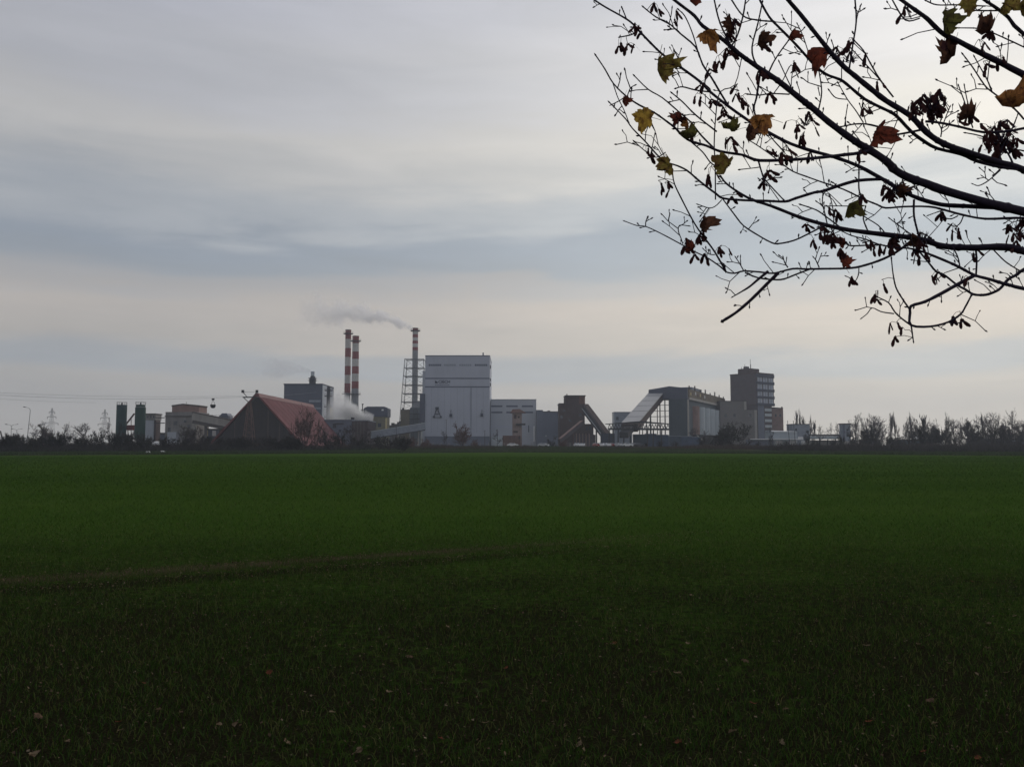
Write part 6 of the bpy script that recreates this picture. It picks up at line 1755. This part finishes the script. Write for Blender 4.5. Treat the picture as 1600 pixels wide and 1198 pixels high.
# maple leaf outline (unit: from stalk at origin along +y, length about 1)
OUT = [(0, 0), (.12, -.05), (.30, -.09), (.44, -.02), (.42, .08), (.52, .13), (.60, .24), (.72, .30), (.64, .40), (.64, .52), (.52, .54), (.44, .52), (.40, .60), (.40, .72), (.28, .74), (.24, .86), (.12, .86), (0, .98)]


def leaf_mesh(name, m, rd, size, fold, curl, droop, crump=.09):
    half = OUT; full = half + [(-x, y) for x, y in reversed(half[1:-1])]
    mb = MB(); pts = []; side = rd.uniform(.55, 1.0)
    for x, y in full:
        x *= rd.uniform(.82, 1.08) * (side if x > 0 else 1.0); y *= rd.uniform(.90, 1.05)
        pts.append((x, y))
    inner = [(x * .5, .32 + (y - .32) * .5) for x, y in pts]
    def bend(x, y):
        ax_ = abs(x); z = ax_ * math.sin(fold); xx = x * math.cos(fold)
        z += curl * (x * x * 1.3 + (y - .35) ** 2) * 1.7 + droop * y * y * -.6
        return Vector((xx * size, (y - .45) * size, (z + crump * rd.uniform(-1, 1)) * size))
    n = len(pts); c = (0, .32)
    vv = [bend(*p) for p in pts] + [bend(*p) for p in inner] + [bend(*c)]
    mb.v = [tuple(v) for v in vv]
    for i in range(n):
        j = (i + 1) % n
        mb.f.append((i, j, n + j, n + i)); mb.f.append((n + i, n + j, 2 * n))
    # stalk
    s0, s1 = bend(0, 0), bend(0, -.45)
    mb.tube([s0, (s0 + s1) / 2 + Vector((.02 * size, 0, .03 * size)), s1], [.012 * size] * 3, 4)
    return mb.mesh(name, m, smooth=True)


# (px, py, size in px, angle in picture, squash of width, colour, fold, curl, droop)
LEAVES = [
    (1033, 112, 50, 200, .65, 'olive', .6, .5, .6), (1003, 181, 42, 80, .7, 'yellow', .2, .2, .1), (1102, 51, 42, 110, .5, 'orange', .6, .5, .3),
    (1277, 80, 44, 75, .6, 'red', .5, .6, .3), (1187, 184, 44, 95, .55, 'orange', .4, .5, .5), (1132, 261, 42, 150, .8, 'olive', .4, .4, .4),
    (1048, 260, 42, 190, .5, 'olive', .6, .4, .5), (1136, 202, 34, 60, .6, 'green', .7, .6, .4), (1167, 210, 36, 185, .6, 'brown', .8, .6, .5),
    (1072, 214, 32, 70, .5, 'green', .7, .6, .4), (1368, 212, 50, 150, .85, 'red', .45, .5, .4), (1317, 406, 32, 10, .9, 'red', .2, .3, .1),
    (1478, 38, 52, 190, .85, 'green', .25, .3, .3), (1514, 10, 46, 185, .7, 'olive', .4, .3, .4), (1568, 8, 46, 160, .7, 'olive', .5, .4, .5),
    (1596, 20, 40, 200, .6, 'olive', .6, .5, .5), (1484, 93, 44, 130, .4, 'brown', .9, .7, .6), (1576, 165, 62, 80, .35, 'orange', .7, .6, .3),
    (1510, 187, 38, 110, .35, 'brown', .9, .6, .4), (1324, 328, 40, 160, .5, 'green', .8, .4, .3), (1319, 381, 22, 170, .6, 'red', .6, .6, .4),
    (1096, 354, 34, 185, .6, 'brown', .8, .7, .6), (1079, 392, 24, 120, .6, 'red', .7, .6, .4), (974, 160, 22, 190, .6, 'red', .5, .5, .3),
    (1538, 53, 36, 110, .5, 'brown', .9, .8, .4), (1061, 190, 26, 150, .6, 'red', .6, .6, .4), (1075, 196, 20, 190, .6, 'orange', .5, .5, .3),
    (1080, -2, 40, 190, .7, 'red', .5, .5, .3), (1432, 372, 26, 30, .7, 'brown', .8, .8, .4), (1401, 302, 28, 190, .7, 'brown', .8, .7, .5),
    (1235, 56, 26, 160, .7, 'red', .6, .6, .4), (1142, 42, 32, 175, .6, 'brown', .7, .7, .5), (1185, 66, 34, 185, .5, 'brown', .8, .6, .5),
]
for i, (px, py, s, ang, sq, col, fold, curl, droop) in enumerate(LEAVES):
    rd = random.Random(100 + i); d = near_depth(px, py) - .02
    c = P(px, py, d); size = s / F * d * .82
    me = leaf_mesh('leaf', LM[col], rd, size, fold, curl, droop)
    o = bpy.data.objects.new('leaf', me); COL.objects.link(o); o.parent = maple
    # the leaf plane faces the viewer, turned by ang in the picture and tilted about its midrib so that its width shrinks by sq
    tilt = math.acos(min(1, sq)) * rd.choice((-1, 1))
    rot = Matrix.Rotation(math.pi / 2, 4, 'X')
    rot = Matrix.Rotation(-R(ang), 4, 'Y') @ Matrix.Rotation(tilt, 4, 'Z') @ rot
    o.matrix_local = Matrix.Translation(c - maple.location) @ rot
    o['label'] = {'yellow': 'yellow', 'olive': 'olive yellow', 'green': 'dull green', 'orange': 'orange brown', 'red': 'red brown', 'brown': 'dark brown curled'}[col] + ' maple leaf'

# winged seeds: (px, py, number, spread px)
SEEDS = [(967, 62, 2, 12), (980, 72, 3, 8), (990, 42, 3, 8), (1057, 22, 2, 8), (1022, 8, 2, 8), (1110, 112, 2, 10), (1102, 128, 3, 8), (1089, 150, 2, 8), (1109, 153, 2, 7), (1140, 50, 4, 10),
         (1147, 35, 3, 9), (1141, 82, 3, 10), (1127, 90, 4, 10), (1190, 72, 3, 8), (1210, 55, 1, 8), (1246, 196, 5, 14), (1262, 190, 3, 14), (1256, 210, 4, 10), (1150, 142, 3, 12), (1160, 155, 2, 10), (1132, 172, 3, 10),
         (1140, 222, 3, 10), (1075, 200, 2, 8), (1065, 182, 2, 8), (1452, 168, 9, 16), (1462, 155, 7, 16), (1440, 160, 6, 16), (1470, 172, 4, 12), (1425, 165, 5, 14), (1556, 222, 9, 18), (1572, 216, 8, 18), (1545, 208, 6, 16), (1565, 196, 6, 14), (1540, 222, 5, 14), (1582, 226, 5, 14),
         (1440, 372, 8, 14), (1434, 382, 6, 12), (1398, 296, 6, 14), (1382, 290, 4, 10), (1412, 290, 4, 10), (1402, 372, 6, 14), (1396, 380, 4, 10), (1372, 458, 3, 9), (1376, 440, 1, 6), (1400, 508, 2, 8), (1415, 518, 1, 5), (1399, 528, 1, 4),
         (1320, 82, 3, 10), (1330, 64, 3, 10), (1354, 88, 1, 6), (1372, 128, 2, 8), (1305, 332, 3, 10), (1296, 330, 2, 8), (1465, 425, 3, 9), (1500, 490, 2, 8), (1592, 365, 4, 14), (1580, 360, 3, 12), (1598, 352, 3, 12), (1560, 92, 2, 8), (1538, 100, 2, 8), (1528, 66, 3, 9),
         (1072, 380, 4, 9), (1085, 398, 3, 8), (1128, 388, 3, 9), (1096, 362, 4, 8), (1200, 262, 2, 8), (1198, 272, 2, 7), (1040, 290, 2, 9), (1030, 286, 2, 8), (1444, 394, 2, 8), (1434, 400, 2, 7), (1202, 232, 2, 7), (1225, 244, 2, 7), (1270, 375, 1, 4), (1497, 182, 2, 6), (1240, 98, 1, 5), (1508, 433, 1, 4), (1316, 390, 2, 6), (1330, 437, 2, 6)]


def wing(mb, p, d, n_, L):
    """one samara: a nutlet and its papery wing along d, flat across n_"""
    s = d.cross(n_).normalized()
    pr = [(0, .12), (.12, .24), (.26, .18), (.5, .29), (.8, .32), (1.0, .14)]
    up_ = []; lo_ = []
    for f_, w in pr:
        b = p + d * f_ * L + s * (.16 * f_ * f_ * L)
        up_.append(b + s * w * L * .55); lo_.append(b - s * w * L * .5)
    o = len(mb.v); k = len(pr)
    for a in up_ + lo_: mb.v.append(tuple(a + n_ * .0006))
    for a in up_ + lo_: mb.v.append(tuple(a - n_ * .0006))
    for i in range(k - 1):
        mb.f.append((o + i, o + i + 1, o + k + i + 1, o + k + i)); mb.f.append((o + 2 * k + i, o + 3 * k + i, o + 3 * k + i + 1, o + 2 * k + i + 1))
    mb.tube([p - d * .002, p + d * L * .09, p + d * L * .2], [.001, .0032, .001], 5)


rs_ = random.Random(31)
for q in rs_.sample([k for k in KNOWN if 985 < k[0] < 1600 and 0 < k[1] < 400], 28):
    SEEDS.append((q[0] + rs_.uniform(-5, 5), q[1] + rs_.uniform(2, 10), rs_.choice((1, 2, 2, 3, 4)), rs_.uniform(6, 11)))
for i, (px, py, n, sp) in enumerate(SEEDS):
    rd = random.Random(500 + i); d = near_depth(px, py); mb = MB()
    kx, ky, kd = min(KNOWN, key=lambda q: (q[0] - px) ** 2 + (q[1] - py) ** 2)
    root = P(kx, ky, kd)
    hub = P(px + rd.uniform(-2, 2), py - sp * .5, d + rd.uniform(-.03, .03))
    if (hub - root).length < .12: mb.tube([root, (root + hub) / 2 + Vector((rd.uniform(-.006, .006), 0, .008)), hub], [.0016] * 3, 4)
    for k in range(n):
        c = P(px + rd.gauss(0, .5) * sp, py + rd.gauss(0, .5) * sp, d + rd.gauss(0, .02))
        mb.tube([hub, (hub + c) / 2 + Vector((rd.uniform(-.006, .006), 0, .006)), c], [.0013, .0013, .0015], 3)
        a = rd.uniform(.1, .6)
        yv = Vector((rd.gauss(0, .5), 1, rd.gauss(0, .4))).normalized()
        for s_ in ((-1, 1) if rd.random() < .6 else (rd.choice((-1, 1)),)):
            dd = Vector((s_ * math.sin(a) + rd.gauss(0, .25), rd.gauss(0, .3), -math.cos(a) + rd.gauss(0, .2))).normalized()
            nn_ = (yv - dd * yv.dot(dd)).normalized()
            wing(mb, c, dd, nn_, rd.uniform(.042, .060))
    build('seed_cluster', mb, LM['seed'], maple)

# loose thin stalks left from the seed clusters
for ci, (px, py, n, sp) in enumerate(((1455, 165, 46, 30), (1562, 218, 60, 38), (1440, 372, 26, 16), (1400, 296, 26, 18), (1328, 90, 16, 18), (1405, 368, 16, 18), (1592, 360, 16, 18), (1258, 190, 16, 18), (1140, 60, 16, 18))):
    rd = random.Random(800 + ci); mb = MB(); d = near_depth(px, py)
    for k in range(n):
        a = rd.uniform(0, 6.28); r0 = rd.uniform(0, .3) * sp; r1 = rd.uniform(.4, 1.0) * sp
        p = P(px + math.cos(a) * r0, py + 6 + math.sin(a) * r0 * .6, d + rd.uniform(-.03, .03)); q = P(px + math.cos(a) * r1, py + math.sin(a) * r1 * .7 - rd.uniform(0, 6), d + rd.uniform(-.06, .06))
        mb.tube([p, (p + q) / 2 + Vector((0, 0, rd.uniform(-.004, .012))), q], [.0020, .0017, .0014], 3)
    build('stalk_cluster', mb, M['bark'], maple)

# ------------------------------------------------------------------ fallen leaves
def ground_pt(px, py):
    u = (px - 800) / F; v = (599 - py) / F; dz = ST + v * CT; t = -CAMZ / dz
    return Vector((u * t, t * (CT - v * ST), 0))
FALL = [(81, 1012), (226, 1075), (274, 1059), (122, 1101), (105, 1164), (342, 1142), (366, 1140), (247, 1117), (52, 1190), (184, 1135), (187, 1150), (59, 1129), (22, 1150),
        (1081, 932), (1077, 1009), (1277, 977), (1326, 1020), (1354, 1014), (1437, 1011), (1450, 996), (1546, 979), (1585, 969), (1544, 1016), (1165, 1039), (1058, 1059), (1227, 1116), (1223, 1166), (1176, 1106),
        (1144, 1155), (1060, 1166), (1527, 1061), (1484, 1044), (1574, 1054), (1454, 1104), (1461, 1138), (1356, 1132), (1444, 1183), (1529, 1189), (1472, 932), (1519, 913), (1022, 1055),
        (450, 1164), (520, 1120), (610, 1090), (690, 1165), (640, 1030), (760, 1140), (850, 1100), (905, 1170), (960, 1010), (700, 985), (880, 960), (560, 1180), (420, 1060), (790, 1050)]
rl_ = random.Random(77)
FM = []
for k, col in enumerate(('fall_tan', 'fall_red', 'fall_brown', 'fall_tan')):
    FM.append((col, leaf_mesh('fallen_leaf', LM[col], random.Random(60 + k), 1.0, (.1, -.25, .2, -.1)[k], (.15, .3, -.2, .2)[k], .3, .07)))
for i, (px, py) in enumerate(FALL):
    p = ground_pt(px, py); col, me = FM[rl_.randrange(4)]
    o = bpy.data.objects.new('fallen_leaf', me); COL.objects.link(o)
    s = rl_.uniform(.03, .055); o.scale = (s, s, s)
    o.location = p + Vector((0, 0, rl_.uniform(.018, .05))); o.rotation_euler = (rl_.uniform(-.5, .5), rl_.uniform(-.5, .5), rl_.uniform(0, 6.28))
    word = {'fall_tan': 'pale tan', 'fall_red': 'reddish brown', 'fall_brown': 'dull brown'}[col]
    tag(o, word + ' fallen leaf lying on the young wheat in the foreground', 'leaf', 'fallen leaves on the field')
# countless flecks of dead leaf and straw
n = 30000
u = rng.random(n); d = (3.4 ** 1.1 + u * (26 ** 1.1 - 3.4 ** 1.1)) ** (1 / 1.1); x = (rng.random(n) * 2 - 1) * (.66 * d + 2.5)
a = rng.random(n) * 6.28; s = rng.uniform(.003, .0095, n); e = rng.uniform(.12, .6, n)
z = rng.uniform(.015, .06, n)
k_ = 3600      # straw and clods dragged along the wheel tracks
tt = rng.uniform(-.5, 3.2, k_); wh = rng.integers(0, 2, k_)
x[:k_] = np.where(wh, TRAM[0][0][0], TRAM[1][0][0]) + tt * 4.3 + rng.normal(0, .16, k_); d[:k_] = np.where(wh, TRAM[0][0][1], TRAM[1][0][1]) + tt * 2.4 + rng.normal(0, .16, k_)
s[:k_] *= 1.3
V = np.empty((n, 4, 3)); ca, sa = np.cos(a), np.sin(a)
for k, (p_, q_) in enumerate(((-1, -1), (1, -1), (1, 1), (-1, 1))):
    V[:, k, 0] = x + (ca * p_ - sa * q_ * e) * s; V[:, k, 1] = d + (sa * p_ + ca * q_ * e) * s; V[:, k, 2] = z + rng.normal(0, .5, n) * s
T = (np.array([[0, 1, 2], [0, 2, 3]])[None] + (np.arange(n) * 4)[:, None, None]).reshape(-1, 3)
o = np_mesh('leaf_litter', V.reshape(-1, 3), T, np.repeat(rng.random(n), 4), blade_mat('litter_flecks', [(0.1, (.05, .035, .025)), (.5, (.12, .08, .05)), (.75, (.18, .14, .09)), (.95, (.30, .25, .19))], .1))
tag(o, 'scattered flecks of dead leaf and straw on the near field', 'leaf litter', kind='stuff')

# ------------------------------------------------------------------ steam and smoke
def plume(name, label, p, q, r0, r1, dens, scale, col=(.9, .9, .92), seed=0.0, thr=.5, gain=2.2, puff=1.0, curve=0.0, aniso=.3):
    p, q = Vector(p), Vector(q); L = (q - p).length
    me = MB(); n = 14; m = 10
    for i in range(m + 1):
        f_ = i / m; r = (r0 + (r1 - r0) * f_) * 1.35
        for k in range(n):
            a = 2 * math.pi * k / n; me.v.append((f_ * L, math.cos(a) * r, math.sin(a) * r + curve * 4 * f_ * (1 - f_)))
    for i in range(m):
        for k in range(n): me.f.append((i * n + k, i * n + (k + 1) % n, (i + 1) * n + (k + 1) % n, (i + 1) * n + k))
    me.f.append(tuple(reversed(range(n)))); me.f.append(tuple(m * n + k for k in range(n)))
    mt = bpy.data.materials.new(name); mt.use_nodes = True
    N = NT(mt.node_tree); N.n.clear()
    oc = N.new('ShaderNodeTexCoord').outputs['Object']
    sp = N.new('ShaderNodeSeparateXYZ'); N.l.new(oc, sp.inputs[0])
    t = N.math('DIVIDE', sp.outputs[0], L, clamp=True)
    rr = N.math('MULTIPLY_ADD', t, r1 - r0, r0)
    zc = N.math('SUBTRACT', sp.outputs[2], N.math('MULTIPLY', N.math('MULTIPLY', t, N.math('SUBTRACT', 1.0, t)), 4 * curve))
    rho = N.math('DIVIDE', N.math('SQRT', N.math('ADD', N.math('MULTIPLY', sp.outputs[1], sp.outputs[1]), N.math('MULTIPLY', zc, zc))), rr)
    sh = N.vmath('ADD', oc, (seed * 17.3, seed * 9.1, seed * 4.7))
    nz = N.noise(sh, scale, 5.0, .62, .3)
    v = N.math('SUBTRACT', N.math('ADD', N.math('SUBTRACT', 1.0, rho), N.math('MULTIPLY', N.math('SUBTRACT', nz, .5), gain)), thr - .5)
    v = N.math('MULTIPLY', v, 2.0, clamp=True)
    # thins out with the distance from the mouth
    fade = N.math('SUBTRACT', 1.0, N.math('POWER', t, 1.6)); fade = N.math('MULTIPLY', fade, N.math('MULTIPLY', t, 30.0, clamp=True))
    dn = N.math('MULTIPLY', N.math('MULTIPLY', v, fade), dens)
    dn = N.math('DIVIDE', dn, N.math('MULTIPLY_ADD', t, puff, 1.0))
    vol = N.new('ShaderNodeVolumePrincipled'); vol.inputs['Color'].default_value = tuple(col) + (1,)
    N.l.new(dn, vol.inputs['Density']); vol.inputs['Anisotropy'].default_value = aniso
    out = N.new('ShaderNodeOutputMaterial'); N.l.new(vol.outputs[0], out.inputs['Volume'])
    try: mt.cycles.volume_step_rate = .15
    except Exception: pass
    ob = bpy.data.objects.new(name, me.mesh(name, mt)); COL.objects.link(ob)
    ob.location = p; ob.rotation_mode = 'QUATERNION'; ob.rotation_quaternion = (q - p).to_track_quat('X', 'Z')
    return tag(ob, label, 'smoke' if 'smoke' in name else 'steam', kind='stuff')


plume('chimney_smoke', 'grey smoke drifting left from the lattice-tower chimney', P(647, 513.4, 600), P(462, 489, 585), 2.6, 13.5, .32, .12, (.99, .99, 1.0), 1.0, .54, 3.4, 1.0, 5.0, .5)
plume('yard_steam', 'bright white steam billowing above the low process hall', P(581, 660, 520), P(511, 634, 520), 4.4, 11.5, .8, .10, (.99, .99, .99), 2.0, .45, 2.4, .6, aniso=.6)
plume('hall_steam', 'thin white steam at right end of low process hall', P(584, 680, 505), P(572, 662, 505), 2.4, 3.4, .5, .25, (.99, .99, .99), 5.0, .6, 2.4, .5, aniso=.6)
plume('vent_smoke', 'thin pale smoke drifting left from the boiler house roof vent', P(486, 580, 572), P(405, 570, 565), 1.5, 10.5, .12, .09, (.9, .9, .93), 3.0, .5, 2.6, .5, 0.0, .5)

# ------------------------------------------------------------------ haze
hz = MB().box(-1160, 1160, -100, 2160, -1.2, 118)
hm = bpy.data.materials.new('thin_haze'); hm.use_nodes = True
N = NT(hm.node_tree); N.n.clear()
vol = N.new('ShaderNodeVolumePrincipled'); vol.inputs['Color'].default_value = (.80, .87, 1.0, 1); vol.inputs['Density'].default_value = .00022; vol.inputs['Anisotropy'].default_value = .35
out = N.new('ShaderNodeOutputMaterial'); N.l.new(vol.outputs[0], out.inputs['Volume'])
o = build('haze', hz, hm); tag(o, 'thin grey blue haze over the field and the works', 'haze', kind='stuff')
